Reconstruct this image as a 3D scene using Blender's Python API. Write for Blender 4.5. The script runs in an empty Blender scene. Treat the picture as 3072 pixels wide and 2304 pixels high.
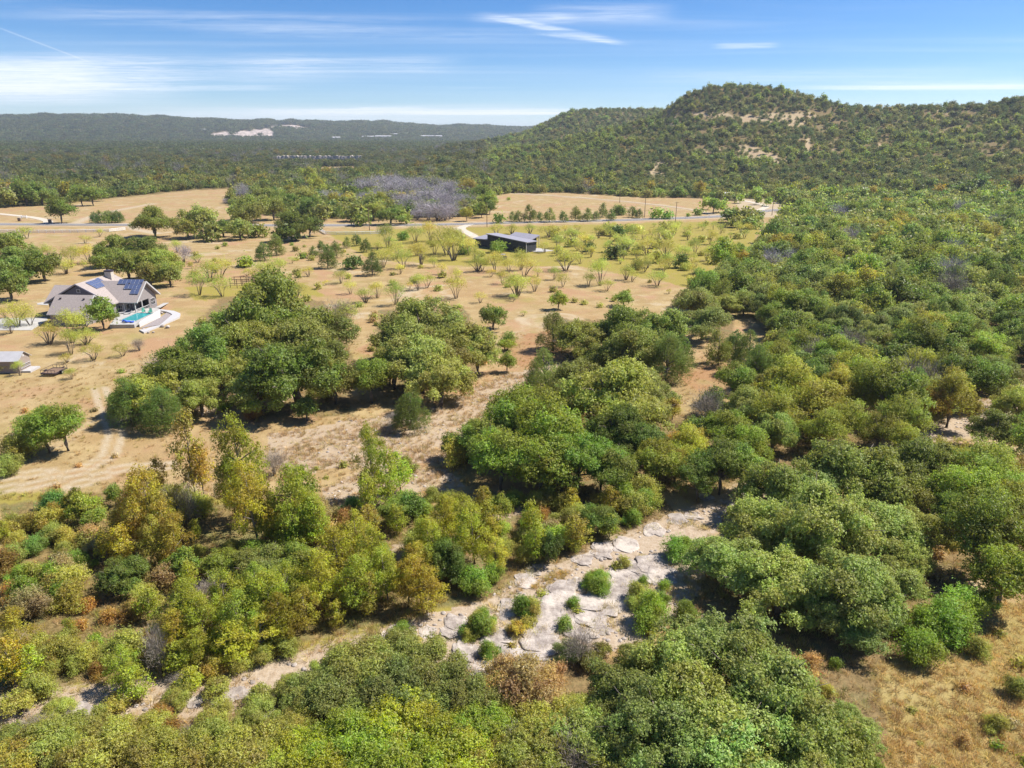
import bpy, math, random
import numpy as np
from mathutils import Vector, Matrix
R = math.radians
random.seed(7); rng = np.random.default_rng(7)
scene = bpy.context.scene
COL = scene.collection

# ------------------------------------------------------------------ camera, sky, sun, exposure
CAM_H, PITCH, FOC = 40.0, R(19.0), 2137.0          # focal length in photo pixels (3072 wide)
cam = bpy.data.cameras.new('camera'); camo = bpy.data.objects.new('camera', cam); COL.objects.link(camo)
camo.location = (0, 0, CAM_H); camo.rotation_euler = (R(90) - PITCH, 0, 0)
cam.sensor_width = 36.0; cam.lens = 36.0 * FOC / 3072.0; cam.clip_start = 0.5; cam.clip_end = 40000
scene.camera = camo

SUN_EL, SUN_AZ = R(52), R(76)                      # azimuth measured from +Y towards +X (sun stands right, a little beyond)
world = bpy.data.worlds.new('World'); scene.world = world; world.use_nodes = True
def build_world():
    nt = world.node_tree; nt.nodes.clear(); N = nt.nodes.new; L = nt.links.new
    out = N('ShaderNodeOutputWorld'); bg = N('ShaderNodeBackground'); bg.inputs['Strength'].default_value = 0.066
    sky = N('ShaderNodeTexSky'); sky.sky_type = 'NISHITA'; sky.sun_disc = False
    sky.sun_elevation = SUN_EL; sky.sun_rotation = SUN_AZ; sky.altitude = 900; sky.air_density = 0.85; sky.dust_density = 0.05; sky.ozone_density = 4.0
    tc = N('ShaderNodeTexCoord'); sep = N('ShaderNodeSeparateXYZ'); L(tc.outputs['Generated'], sep.inputs[0])
    def M(op, a, b=None, c=None):
        m = N('ShaderNodeMath'); m.operation = op
        for i, v in enumerate((a, b, c)):
            if v is None: continue
            if isinstance(v, (int, float)): m.inputs[i].default_value = v
            else: L(v, m.inputs[i])
        return m.outputs[0]
    X, Y, Z = sep.outputs
    az = M('ARCTAN2', X, Y); hor = M('SQRT', M('ADD', M('MULTIPLY', X, X), M('MULTIPLY', Y, Y))); el = M('ARCTAN2', Z, hor)
    # wispy cirrus on a high sheet: project the view direction on a plane
    zc = M('MAXIMUM', Z, 0.02); px = M('DIVIDE', X, zc); py = M('DIVIDE', Y, zc)
    def noise(scale, sx, sy, det, dist, off=0.0, rot=0.0):
        cb = N('ShaderNodeCombineXYZ'); L(M('MULTIPLY', px, sx), cb.inputs[0]); L(M('MULTIPLY', py, sy), cb.inputs[1]); cb.inputs[2].default_value = off
        n = N('ShaderNodeTexNoise'); n.inputs['Scale'].default_value = scale; n.inputs['Detail'].default_value = det
        n.inputs['Roughness'].default_value = 0.58; n.inputs['Distortion'].default_value = dist; L(cb.outputs[0], n.inputs['Vector']); return n.outputs['Fac']
    def ramp(v, a, b):
        m = N('ShaderNodeMapRange'); m.interpolation_type = 'SMOOTHSTEP'; L(v, m.inputs[0]); m.inputs[1].default_value = a; m.inputs[2].default_value = b; return m.outputs[0]
    base = ramp(noise(0.9, 0.16, 1.0, 6, 0.6, 3.1), 0.47, 0.80)
    veil = M('MULTIPLY', ramp(noise(0.35, 0.25, 1.0, 4, 0.3, 9.3), 0.42, 0.8), 0.10)
    cl = M('ADD', M('MULTIPLY', base, 0.14), veil)
    # individual cirrus bands / trails: centre azimuth, elevation, tilt, half length, half thickness, strength (degrees)
    ragged = M('ADD', M('MULTIPLY', ramp(noise(2.2, 0.12, 1.0, 9, 0.8, 5.5), 0.28, 0.72), 0.55), M('MULTIPLY', ramp(noise(5.0, 0.35, 1.0, 9, 1.4, 2.2), 0.30, 0.70), 0.5))
    def band(a, e, tilt, hl, ht, s, rag=True):
        da = M('SUBTRACT', az, R(a)); de = M('SUBTRACT', M('SUBTRACT', el, R(e)), M('MULTIPLY', da, tilt))
        m = M('MULTIPLY', M('SUBTRACT', 1.0, ramp(M('ABSOLUTE', da), R(hl) * 0.45, R(hl))), M('SUBTRACT', 1.0, ramp(M('ABSOLUTE', de), R(ht) * 0.25, R(ht))))
        m = M('MULTIPLY', m, s)
        return M('MULTIPLY', m, ragged) if rag else m
    def pxband(x, y, hl, ht, s, rag=True, tilt=0.0):
        """a cloud seen at full-view pixel x, y, half length and half thickness in those pixels"""
        xc = (x - 1106) / 1538.7; yc = (829.5 - y) / 1538.7; d = (xc, math.cos(PITCH) + yc * math.sin(PITCH), -math.sin(PITCH) + yc * math.cos(PITCH)); h = math.hypot(d[0], d[1]); k = math.cos(math.atan2(d[0], d[1]))
        return band(math.degrees(math.atan2(d[0], d[1])), math.degrees(math.atan2(d[2], h)), tilt - 0.055 * math.sin(math.atan2(d[0], d[1])), hl * 0.0372 * k * k, ht * 0.0372 * k, s, rag)
    bands = [pxband(60, 172, 420, 62, 0.62), pxband(-60, 165, 360, 48, 0.40, False), pxband(20, 205, 260, 30, 0.4), pxband(420, 150, 360, 40, 0.28), pxband(760, 140, 260, 26, 0.32), pxband(420, 190, 240, 8, 0.35),
             pxband(950, 242, 430, 8, 0.75), pxband(760, 246, 560, 24, 0.5), pxband(1080, 245, 240, 4, 0.55, False), pxband(840, 233, 90, 4, 0.5), pxband(500, 252, 500, 16, 0.4), pxband(1100, 268, 420, 14, 0.4),
             pxband(1990, 189, 330, 6, 0.42, False), pxband(2080, 186, 300, 14, 0.35), pxband(1190, 62, 150, 9, 0.6, True, -0.18), pxband(1250, 82, 110, 6, 0.45, True, -0.12), pxband(1300, 28, 160, 22, 0.35), pxband(1610, 99, 75, 7, 0.5), pxband(1130, 40, 120, 14, 0.3),
             pxband(90, 95, 115, 2.2, 0.2, False, -0.40), pxband(500, 45, 480, 22, 0.22), pxband(820, 75, 420, 16, 0.2), pxband(1750, 160, 420, 16, 0.2), band(120, 9, 0.02, 40, 3, 0.6), band(-120, 12, 0.02, 45, 4, 0.6), band(175, 8, 0.0, 20, 2, 0.6)]
    for b in bands: cl = M('ADD', cl, b)
    cl = M('MINIMUM', cl, 0.92)
    hs = N('ShaderNodeHueSaturation'); hs.inputs['Hue'].default_value = 0.507; hs.inputs['Saturation'].default_value = 1.34; hs.inputs['Value'].default_value = 0.88; L(sky.outputs[0], hs.inputs['Color'])
    mix = N('ShaderNodeMix'); mix.data_type = 'RGBA'; L(cl, mix.inputs[0]); L(hs.outputs[0], mix.inputs[6])
    mix.inputs[7].default_value = (7.6, 7.9, 8.4, 1)
    L(mix.outputs[2], bg.inputs['Color']); L(bg.outputs[0], out.inputs['Surface'])
build_world()
sun = bpy.data.lights.new('sun', 'SUN'); sun.energy = 3.7; sun.angle = R(0.53); sun.color = (1.0, 0.955, 0.88)
suno = bpy.data.objects.new('sun', sun); COL.objects.link(suno)
SUN_DIR = Vector((math.cos(SUN_EL) * math.sin(SUN_AZ), math.cos(SUN_EL) * math.cos(SUN_AZ), math.sin(SUN_EL)))
suno.rotation_euler = SUN_DIR.to_track_quat('Z', 'Y').to_euler(); suno.location = (200, 100, 300)
vs = scene.view_settings; vs.view_transform = 'Standard'; vs.look = 'None'; vs.exposure = 1.25; vs.gamma = 1.0; vs.use_curve_mapping = False
cy = scene.cycles; cy.max_bounces = 5; cy.diffuse_bounces = 3; cy.glossy_bounces = 2; cy.transmission_bounces = 3; cy.transparent_max_bounces = 6; cy.volume_bounces = 0
cy.use_denoising = True; cy.caustics_reflective = False; cy.caustics_refractive = False

# ------------------------------------------------------------------ photo pixels <-> place
cp, sp = math.cos(PITCH), math.sin(PITCH)
VIEWS = {'F': (0, 0, 0.72005), 'S': (0, 0, 1.0), 'Z3': (0, 500, 2.37), 'Z4': (700, 500, 2.458), 'Z5': (1400, 500, 2.212), 'Z6': (2200, 500, 2.212),
         'Z7': (100, 770, 4.809), 'Z8': (1350, 640, 6.32), 'V9': (330, 880, 5.52), 'V10': (0, 900, 5.53), 'V11': (2080, 540, 5.53), 'V12': (0, 600, 4.916),
         'V13': (640, 800, 13.825), 'A1': (0, 1100, 2.16), 'A2': (900, 1050, 2.011), 'A3': (1900, 1050, 1.887), 'A4': (0, 1700, 2.16), 'A5': (1024, 1600, 2.16), 'A6': (2048, 1600, 2.16), 'Q1': (0, 0, 1.44), 'Q2': (1536, 0, 1.44)}
def S(v, x, y):
    a, b, s = VIEWS[v]; return a + x / s, b + y / s
def ray(sx, sy):
    xc = (sx - 1536) / FOC; yc = (1152 - sy) / FOC
    return np.array([xc, cp + yc * sp, -sp + yc * cp])
def proj(x, y, z):
    """world -> full-view pixels ('F' units, 2212 wide)"""
    dz = z - CAM_H; dep = y * cp - dz * sp; up = y * sp + dz * cp
    dep = np.where(dep < 0.5, 0.5, dep)
    return (1536 + FOC * x / dep) * 0.72005, (1152 - FOC * up / dep) * 0.72005
def at_z(v, x, y, z=0.0):
    d = ray(*S(v, x, y)); t = (z - CAM_H) / d[2]; return np.array([d[0] * t, d[1] * t, z])

# ------------------------------------------------------------------ noise and terrain
def hash2(ix, iy, seed):
    n = (ix * 374761393 + iy * 668265263 + seed * 974634721) & 0xffffffff
    n = ((n ^ (n >> 13)) * 1274126177) & 0xffffffff
    return ((n ^ (n >> 16)) & 0xffff) / 65535.0
def vnoise(x, y, seed=0):
    x = np.asarray(x, float); y = np.asarray(y, float)
    ix = np.floor(x).astype(np.int64); iy = np.floor(y).astype(np.int64); fx = x - ix; fy = y - iy
    fx = fx * fx * (3 - 2 * fx); fy = fy * fy * (3 - 2 * fy)
    a = hash2(ix, iy, seed); b = hash2(ix + 1, iy, seed); c = hash2(ix, iy + 1, seed); d = hash2(ix + 1, iy + 1, seed)
    return (a + (b - a) * fx) * (1 - fy) + (c + (d - c) * fx) * fy
def fbm(x, y, seed=0, octs=4):
    s = 0; a = 0.5
    for o in range(octs):
        s = s + a * (vnoise(x * 2 ** o, y * 2 ** o, seed + o) - 0.5); a *= 0.55
    return s * 2
def sstep(a, b, x):
    t = np.clip((x - a) / (b - a), 0, 1); return t * t * (3 - 2 * t)
def skyline(pts):
    az = []; te = []
    for x, y in pts:
        d = ray(*S('F', x, y)); az.append(math.atan2(d[0], d[1])); te.append(d[2] / math.hypot(d[0], d[1]))
    return np.array(az), np.array(te)
SK_MAIN = skyline([(900, 345), (1000, 332), (1106, 319), (1250, 291), (1350, 264), (1425, 241), (1470, 206), (1500, 190), (1540, 181), (1600, 178), (1660, 181), (1720, 192), (1760, 206), (1800, 216), (1860, 225), (1960, 224), (2060, 221), (2130, 218), (2212, 203), (2400, 185), (2800, 190)])
SK_LEFT = skyline([(880, 332), (960, 316), (1060, 301), (1140, 282), (1175, 262), (1210, 246), (1240, 235), (1300, 232), (1430, 234), (1600, 250), (1900, 270), (2300, 270)])
SK_FAR = skyline([(-500, 255), (-200, 248), (0, 250), (150, 249), (300, 254), (420, 259), (600, 263), (700, 265), (790, 263), (830, 264), (880, 271), (960, 274), (1040, 273), (1135, 278), (1300, 280), (1700, 270), (2600, 262)])
CREEK = [at_z('F', *p)[:2] for p in [(-300, 1570), (0, 1545), (200, 1530), (400, 1500), (600, 1465), (820, 1400), (1000, 1390), (1130, 1350), (1250, 1240), (1400, 1165), (1550, 1105), (1640, 1060), (1800, 1010), (1950, 965), (2080, 915), (2212, 850), (2400, 780), (2600, 720)]]
def seg_dist(x, y, line):
    d = np.full(np.shape(x), 1e9)
    for (ax, ay), (bx, by) in zip(line[:-1], line[1:]):
        ux, uy = bx - ax, by - ay; L2 = ux * ux + uy * uy
        t = np.clip(((x - ax) * ux + (y - ay) * uy) / L2, 0, 1)
        d = np.minimum(d, np.hypot(x - ax - t * ux, y - ay - t * uy))
    return d
def ground(x, y):
    x = np.asarray(x, float); y = np.asarray(y, float)
    r = np.hypot(x, y) + 1e-6; az = np.arctan2(x, y)
    near = sstep(260, 420, r)
    z = 0.35 * fbm(x / 28, y / 28, 3, 3) * (1 - near) * sstep(25, 60, r)
    z = z - 1.5 * (1 - sstep(2.5, 9.0, seg_dist(x, y, CREEK))) * (1 - near)
    z = z + near * (18 * sstep(900, 2600, r) + 2.0 * fbm(x / 160, y / 160, 5, 3) * sstep(400, 900, r))
    wob = 1 + 0.10 * fbm(az * 9, r / 500, 11, 3)
    # wooded butte
    te = np.interp(az, *SK_MAIN); r1 = (1000 - 60 * sstep(0.25, 0.62, az)) ; r0 = 600 - 90 * sstep(0.25, 0.55, az)
    zr = CAM_H + r1 * te - 6.0; s = (r - r0) / (r1 - r0)
    g = np.interp(s, [0, 0.12, 0.4, 0.74, 0.86, 1.0, 1.5, 2.5], [0, 0.03, 0.22, 0.56, 0.72, 1.0, 0.8, 0.4])
    hm = zr * g * (1 + (wob - 1) * 0.9 * np.clip(1 - s, 0, 1)) ; hm = np.where(az > -0.12, np.maximum(hm, 0), 0)
    # left shoulder
    te = np.interp(az, *SK_LEFT); zr = CAM_H + 1500 * te - 6.5; s = (r - 950) / 550.0
    g = np.interp(s, [0, 0.3, 0.8, 1.0, 1.6, 3], [0, 0.14, 0.72, 1.0, 0.85, 0.3]); hl = np.where(az > -0.14, np.maximum(zr * g, 0), 0)
    # far ridge
    te = np.interp(az, *SK_FAR); zr = CAM_H + 4300 * te - 8 + 9 * fbm(az * 60, r / 900, 31, 3); s = (r - 2900) / 1400.0
    g = np.interp(s, [0, 0.25, 0.7, 1.0, 1.8, 4], [0.0, 0.22, 0.74, 1.0, 0.9, 0.5]); hf = np.maximum(zr * g * (1 + 0.5 * (wob - 1)), 0)
    return np.maximum(np.maximum(z, hm), np.maximum(hl, hf))
def gz(x, y): return float(ground(np.array([x]), np.array([y]))[0])
def at(v, x, y, lift=0.0):
    """photo pixel -> point on the terrain"""
    d = ray(*S(v, x, y)); lo, hi = 25.0, 6000.0
    ts = np.geomspace(25, 6000, 500); zz = CAM_H + ts * d[2] - ground(ts * d[0], ts * d[1]) - lift
    i = int(np.argmax(zz < 0)) if (zz < 0).any() else 499
    lo, hi = ts[max(i - 1, 0)], ts[i]
    for _ in range(25):
        m = 0.5 * (lo + hi)
        if CAM_H + m * d[2] - gz(m * d[0], m * d[1]) - lift > 0: lo = m
        else: hi = m
    return np.array([hi * d[0], hi * d[1], CAM_H + hi * d[2]]), hi
def inpoly(px, py, poly):
    px = np.asarray(px, float); py = np.asarray(py, float); c = np.zeros(px.shape, bool); n = len(poly)
    for i in range(n):
        x1, y1 = poly[i]; x2, y2 = poly[(i + 1) % n]
        if y1 == y2: continue
        c ^= ((y1 > py) != (y2 > py)) & (px < (x2 - x1) * (py - y1) / (y2 - y1) + x1)
    return c
def P2F(v, pts): return [tuple(0.72005 * q for q in S(v, *p)) for p in pts]

# ------------------------------------------------------------------ materials
def mat(name): 
    m = bpy.data.materials.new(name); m.use_nodes = True; nt = m.node_tree; b = nt.nodes['Principled BSDF']; return m, nt, b
def plain(name, col, rough=0.7, noise=0.0, scale=3.0, spec=0.3, metal=0.0, bump=0.0):
    m, nt, b = mat(name); b.inputs['Base Color'].default_value = (*col, 1); b.inputs['Roughness'].default_value = rough; b.inputs['Specular IOR Level'].default_value = spec; b.inputs['Metallic'].default_value = metal
    if noise or bump:
        tc = nt.nodes.new('ShaderNodeTexCoord'); n = nt.nodes.new('ShaderNodeTexNoise'); n.inputs['Scale'].default_value = scale; n.inputs['Detail'].default_value = 6; nt.links.new(tc.outputs['Object'], n.inputs['Vector'])
        if noise:
            mr = nt.nodes.new('ShaderNodeMapRange'); mr.inputs[1].default_value = 0.25; mr.inputs[2].default_value = 0.75; mr.inputs[3].default_value = 1 - noise; mr.inputs[4].default_value = 1 + noise; nt.links.new(n.outputs['Fac'], mr.inputs[0])
            mx = nt.nodes.new('ShaderNodeVectorMath'); mx.operation = 'SCALE'; mx.inputs[0].default_value = col; nt.links.new(mr.outputs[0], mx.inputs['Scale']); nt.links.new(mx.outputs[0], b.inputs['Base Color'])
        if bump:
            bp = nt.nodes.new('ShaderNodeBump'); bp.inputs['Strength'].default_value = 0.6; bp.inputs['Distance'].default_value = bump; nt.links.new(n.outputs['Fac'], bp.inputs['Height']); nt.links.new(bp.outputs[0], b.inputs['Normal'])
    return m
def leaf_material(name, instanced, transl=0.50, rough=0.5, vary=0.6, hue=0.055):
    m = bpy.data.materials.new(name); m.use_nodes = True; nt = m.node_tree; nt.nodes.clear(); N = nt.nodes.new; L = nt.links.new
    out = N('ShaderNodeOutputMaterial'); pr = N('ShaderNodeBsdfPrincipled'); tr = N('ShaderNodeBsdfTranslucent'); mx = N('ShaderNodeMixShader'); mx.inputs[0].default_value = transl
    if instanced: c = N('ShaderNodeAttribute'); c.attribute_type = 'INSTANCER'; c.attribute_name = 'tint'; co = c.outputs['Color']
    else: c = N('ShaderNodeObjectInfo'); co = c.outputs['Color']
    a = N('ShaderNodeAttribute'); a.attribute_name = 'leaf'; se = N('ShaderNodeSeparateColor'); L(a.outputs['Color'], se.inputs[0])
    hv = N('ShaderNodeHueSaturation')
    def lin(o, lo, hi):
        mr = N('ShaderNodeMapRange'); L(o, mr.inputs[0]); mr.inputs[3].default_value = lo; mr.inputs[4].default_value = hi; return mr.outputs[0]
    L(lin(se.outputs[1], 0.5 - hue, 0.5 + hue * 0.3), hv.inputs['Hue']); L(lin(se.outputs[0], 1 - vary, 1 + vary), hv.inputs['Value']); L(lin(se.outputs[2], 0.8, 1.12), hv.inputs['Saturation']); L(co, hv.inputs['Color'])
    L(hv.outputs[0], pr.inputs['Base Color']); pr.inputs['Roughness'].default_value = rough; pr.inputs['Specular IOR Level'].default_value = 0.28
    L(hv.outputs[0], tr.inputs['Color']); L(pr.outputs[0], mx.inputs[1]); L(tr.outputs[0], mx.inputs[2]); L(mx.outputs[0], out.inputs['Surface'])
    return m
M_LEAF = leaf_material('leaf', False); M_LEAFI = leaf_material('leaf_far', True)
M_STRAW = leaf_material('straw_blades', True, 0.45, 0.7, 0.3, 0.02)
M_BARK = plain('bark', (0.17, 0.14, 0.115), 0.9, 0.35, 9)
M_BARKPALE = plain('pale_bark', (0.22, 0.185, 0.15), 0.9, 0.3, 7)
M_TWIG = plain('grey_twigs', (0.38, 0.34, 0.355), 0.9, 0.25, 5)
M_TWIGN = plain('dry_twigs', (0.30, 0.255, 0.21), 0.9, 0.25, 5)
M_ROCK = None

def ground_material():
    m, nt, b = mat('dry_ground'); N = nt.nodes.new; L = nt.links.new
    b.inputs['Roughness'].default_value = 0.95; b.inputs['Specular IOR Level'].default_value = 0.1
    geo = N('ShaderNodeNewGeometry'); pos = geo.outputs['Position']
    def noise(scale, det=6, rough=0.6, dist=0.0):
        n = N('ShaderNodeTexNoise'); n.inputs['Scale'].default_value = scale; n.inputs['Detail'].default_value = det; n.inputs['Roughness'].default_value = rough; n.inputs['Distortion'].default_value = dist; L(pos, n.inputs['Vector']); return n.outputs['Fac']
    def ramp(v, a, bb):
        r = N('ShaderNodeMapRange'); r.interpolation_type = 'SMOOTHSTEP'; L(v, r.inputs[0]); r.inputs[1].default_value = a; r.inputs[2].default_value = bb; return r.outputs[0]
    def mix(f, a, c):
        x = N('ShaderNodeMix'); x.data_type = 'RGBA'
        if isinstance(f, float): x.inputs[0].default_value = f
        else: L(f, x.inputs[0])
        for i, v in ((6, a), (7, c)):
            if isinstance(v, tuple): x.inputs[i].default_value = (*v, 1)
            else: L(v, x.inputs[i])
        return x.outputs[2]
    def mul(a, c):
        x = N('ShaderNodeMath'); x.operation = 'MULTIPLY'
        for i, v in enumerate((a, c)):
            if isinstance(v, float): x.inputs[i].default_value = v
            else: L(v, x.inputs[i])
        return x.outputs[0]
    a1 = N('ShaderNodeAttribute'); a1.attribute_name = 'cover_a'; s1 = N('ShaderNodeSeparateColor'); L(a1.outputs['Color'], s1.inputs[0])
    a2 = N('ShaderNodeAttribute'); a2.attribute_name = 'cover_b'; s2 = N('ShaderNodeSeparateColor'); L(a2.outputs['Color'], s2.inputs[0])
    rock, path, litter = s1.outputs; quarry, green, red = s2.outputs
    n_big = noise(0.035, 5); n_mid = noise(0.22, 7, 0.62); n_fine = noise(2.2, 8, 0.7); n_vf = noise(9.0, 5, 0.7)
    straw = mix(ramp(n_mid, 0.36, 0.66), (0.295, 0.205, 0.092), (0.385, 0.285, 0.142))
    straw = mix(mul(ramp(n_big, 0.45, 0.65), 0.55), straw, (0.33, 0.205, 0.098))
    straw = mix(mul(ramp(n_fine, 0.52, 0.72), 0.55), straw, (0.19, 0.125, 0.055))
    straw = mix(mul(ramp(n_vf, 0.5, 0.75), 0.35), straw, (0.44, 0.345, 0.19))
    pk = noise(0.06, 6, 0.65, 0.4); gr = noise(0.085, 5, 0.6, 0.3)
    straw = mix(mul(ramp(pk, 0.50, 0.64), 0.8), straw, (0.35, 0.205, 0.115))
    pl = noise(0.05, 7, 0.68, 0.8); straw = mix(mul(ramp(pl, 0.55, 0.66), 0.75), straw, (0.43, 0.35, 0.235))
    straw = mix(mul(ramp(gr, 0.54, 0.68), 0.55), straw, (0.255, 0.215, 0.062))
    c = mix(mul(green, ramp(n_mid, 0.22, 0.5)), straw, (0.27, 0.222, 0.052))
    c = mix(mul(red, ramp(n_mid, 0.34, 0.58)), c, (0.31, 0.175, 0.086))
    lit = mix(ramp(n_fine, 0.4, 0.65), (0.14, 0.10, 0.045), (0.25, 0.175, 0.08)); lit = mix(mul(ramp(n_mid, 0.5, 0.62), 0.6), lit, (0.13, 0.14, 0.055))
    c = mix(litter, c, lit)
    pth = mix(ramp(n_fine, 0.35, 0.65), (0.36, 0.28, 0.18), (0.44, 0.365, 0.26)); c = mix(mul(path, ramp(n_fine, 0.22, 0.5)), c, pth)
    rk = mix(ramp(n_fine, 0.35, 0.7), (0.43, 0.345, 0.255), (0.32, 0.235, 0.155)); rk = mix(ramp(n_mid, 0.56, 0.70), rk, (0.30, 0.21, 0.11))
    rkm = N('ShaderNodeMath'); rkm.operation = 'SUBTRACT'; L(n_fine, rkm.inputs[0]); rkm.inputs[1].default_value = 0.5
    rk2 = N('ShaderNodeMath'); rk2.operation = 'MULTIPLY_ADD'; L(rkm.outputs[0], rk2.inputs[0]); rk2.inputs[1].default_value = 1.6; L(rock, rk2.inputs[2])
    c = mix(ramp(rk2.outputs[0], 0.34, 0.70), c, rk)
    qn = noise(0.05, 6, 0.8); q = mix(ramp(qn, 0.48, 0.58), (0.52, 0.43, 0.38), (0.14, 0.12, 0.09)); c = mix(quarry, c, q)
    L(c, b.inputs['Base Color'])
    bp = N('ShaderNodeBump'); bp.inputs['Strength'].default_value = 0.55; bp.inputs['Distance'].default_value = 0.22; L(n_fine, bp.inputs['Height']); L(bp.outputs[0], b.inputs['Normal'])
    return m
M_GROUND = ground_material()

# ------------------------------------------------------------------ object helpers
def link(o, parent=None):
    COL.objects.link(o)
    if parent is not None: o.parent = parent
    return o
def tag(o, label=None, cat=None, group=None, kind=None):
    if label: o['label'] = label
    if cat: o['category'] = cat
    if group: o['group'] = group
    if kind: o['kind'] = kind
    return o
def empty(name, loc, rz=0.0, label=None, cat=None, group=None):
    o = bpy.data.objects.new(name, None); o.location = loc; o.rotation_euler = (0, 0, rz); o.empty_display_size = 0.3; link(o); return tag(o, label, cat, group)
def np_mesh(name, verts, quads, mats, attrs=None, smooth=False, tris=None):
    me = bpy.data.meshes.new(name); verts = np.asarray(verts, np.float32); nq = len(quads); 
    nt_ = 0 if tris is None else len(tris)
    me.vertices.add(len(verts)); me.vertices.foreach_set('co', verts.ravel())
    loops = np.concatenate([np.asarray(quads, np.int32).reshape(-1), np.asarray(tris, np.int32).reshape(-1) if nt_ else np.zeros(0, np.int32)])
    me.loops.add(len(loops)); me.loops.foreach_set('vertex_index', loops)
    me.polygons.add(nq + nt_)
    st = np.concatenate([np.arange(nq) * 4, nq * 4 + np.arange(nt_) * 3]).astype(np.int32); me.polygons.foreach_set('loop_start', st)
    if smooth: me.polygons.foreach_set('use_smooth', np.ones(nq + nt_, bool))
    for mt in mats: me.materials.append(mt)
    for an, av in (attrs or {}).items():
        at_ = me.attributes.new(an, 'FLOAT_COLOR', 'POINT'); at_.data.foreach_set('color', np.asarray(av, np.float32).ravel())
    me.update(calc_edges=True); me.validate(); return me
class MB:
    """collects simple solids; build() links them as one mesh object"""
    def __init__(s): s.v = []; s.f = []
    def add(s, vs, fs):
        n = len(s.v); s.v += [tuple(map(float, q)) for q in vs]; s.f += [tuple(n + i for i in f) for f in fs]; return s
    def box(s, c, d, rz=0.0, rx=0.0, ry=0.0):
        m = Matrix.Translation(c) @ Matrix.Rotation(rz, 4, 'Z') @ Matrix.Rotation(ry, 4, 'Y') @ Matrix.Rotation(rx, 4, 'X')
        vs = [m @ Vector((x * d[0] / 2, y * d[1] / 2, z * d[2] / 2)) for x in (-1, 1) for y in (-1, 1) for z in (-1, 1)]
        return s.add(vs, [(0, 1, 3, 2), (4, 6, 7, 5), (0, 4, 5, 1), (2, 3, 7, 6), (0, 2, 6, 4), (1, 5, 7, 3)])
    def lohi(s, lo, hi): return s.box([(a + b) / 2 for a, b in zip(lo, hi)], [b - a for a, b in zip(lo, hi)])
    def slab(s, pts, t, dirv=(0, 0, -1)):
        n = len(pts); d = np.array(dirv) * t; vs = [np.array(p, float) for p in pts]; vs = vs + [p + d for p in vs]
        return s.add(vs, [tuple(range(n)), tuple(range(2 * n - 1, n - 1, -1))] + [(i, i + n, (i + 1) % n + n, (i + 1) % n) for i in range(n)])
    def bar(s, a, b, w, h=None):
        a = Vector(a); b = Vector(b); d = b - a; h = h or w
        q = d.to_track_quat('X', 'Z').to_matrix().to_4x4(); m = Matrix.Translation((a + b) / 2) @ q
        vs = [m @ Vector((x * d.length / 2, y * w / 2, z * h / 2)) for x in (-1, 1) for y in (-1, 1) for z in (-1, 1)]
        return s.add(vs, [(0, 1, 3, 2), (4, 6, 7, 5), (0, 4, 5, 1), (2, 3, 7, 6), (0, 2, 6, 4), (1, 5, 7, 3)])
    def tube(s, pts, rad, n=6):
        base = len(s.v); pts = [Vector(p) for p in pts]
        for i, p in enumerate(pts):
            d = (pts[min(i + 1, len(pts) - 1)] - pts[max(i - 1, 0)]).normalized(); q = d.to_track_quat('Z', 'Y')
            for k in range(n):
                a = 2 * math.pi * k / n; s.v.append(tuple(p + q @ Vector((math.cos(a) * rad[i], math.sin(a) * rad[i], 0))))
        for i in range(len(pts) - 1):
            for k in range(n): s.f.append((base + i * n + k, base + i * n + (k + 1) % n, base + (i + 1) * n + (k + 1) % n, base + (i + 1) * n + k))
        s.f.append(tuple(base + k for k in range(n))[::-1]); s.f.append(tuple(base + (len(pts) - 1) * n + k for k in range(n))); return s
    def mesh(s, name, m, smooth=False):
        me = bpy.data.meshes.new(name); me.from_pydata(s.v, [], s.f); me.update()
        if m: me.materials.append(m)
        if smooth: me.polygons.foreach_set('use_smooth', [True] * len(me.polygons))
        return me
    def build(s, name, m, parent=None, smooth=False, label=None):
        o = link(bpy.data.objects.new(name, s.mesh(name, m, smooth)), parent)
        if label: o['label'] = label
        return o

# ------------------------------------------------------------------ land-cover zones (full-view pixels)
ROAD = [(-420, 482), (-200, 483.5), (0, 484.5), (280, 486), (500, 487), (700, 487), (870, 486), (1000, 484.3), (1100, 481.3), (1200, 479), (1350, 475.5), (1450, 472), (1545, 468.5), (1600, 463), (1650, 456), (1690, 452), (1740, 452), (1850, 455)]
ROAD_W = [at('F', *p)[0][:2] for p in ROAD]
LANE = [(1545, 468), (1530, 460), (1490, 452), (1440, 445), (1350, 435), (1200, 423), (1110, 418)]
LANE_W = [at('F', *p)[0][:2] for p in LANE]
TRACKS = [[(100, 487), (108, 478), (75, 470), (0, 462), (-60, 458)], [(160, 484), (190, 470), (250, 455), (330, 440)], [(1020, 484), (1000, 489), (985, 492), (1015, 505), (1030, 515)],
          [(1600, 470), (1640, 455), (1660, 445), (1600, 432), (1540, 425)], [(285, 488), (290, 495), (340, 505)]]
TRACKS_W = [[at('F', *p)[0][:2] for p in t] for t in TRACKS]
FIELD_TRACKS = [[(0, 1058), (90, 1045), (180, 1015), (235, 985), (250, 940), (235, 890), (215, 840)], [(0, 1030), (100, 1020)], [(160, 1050), (260, 1012), (360, 1005)]]
FT_W = [[at('F', *p)[0][:2] for p in t] for t in FIELD_TRACKS]
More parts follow.
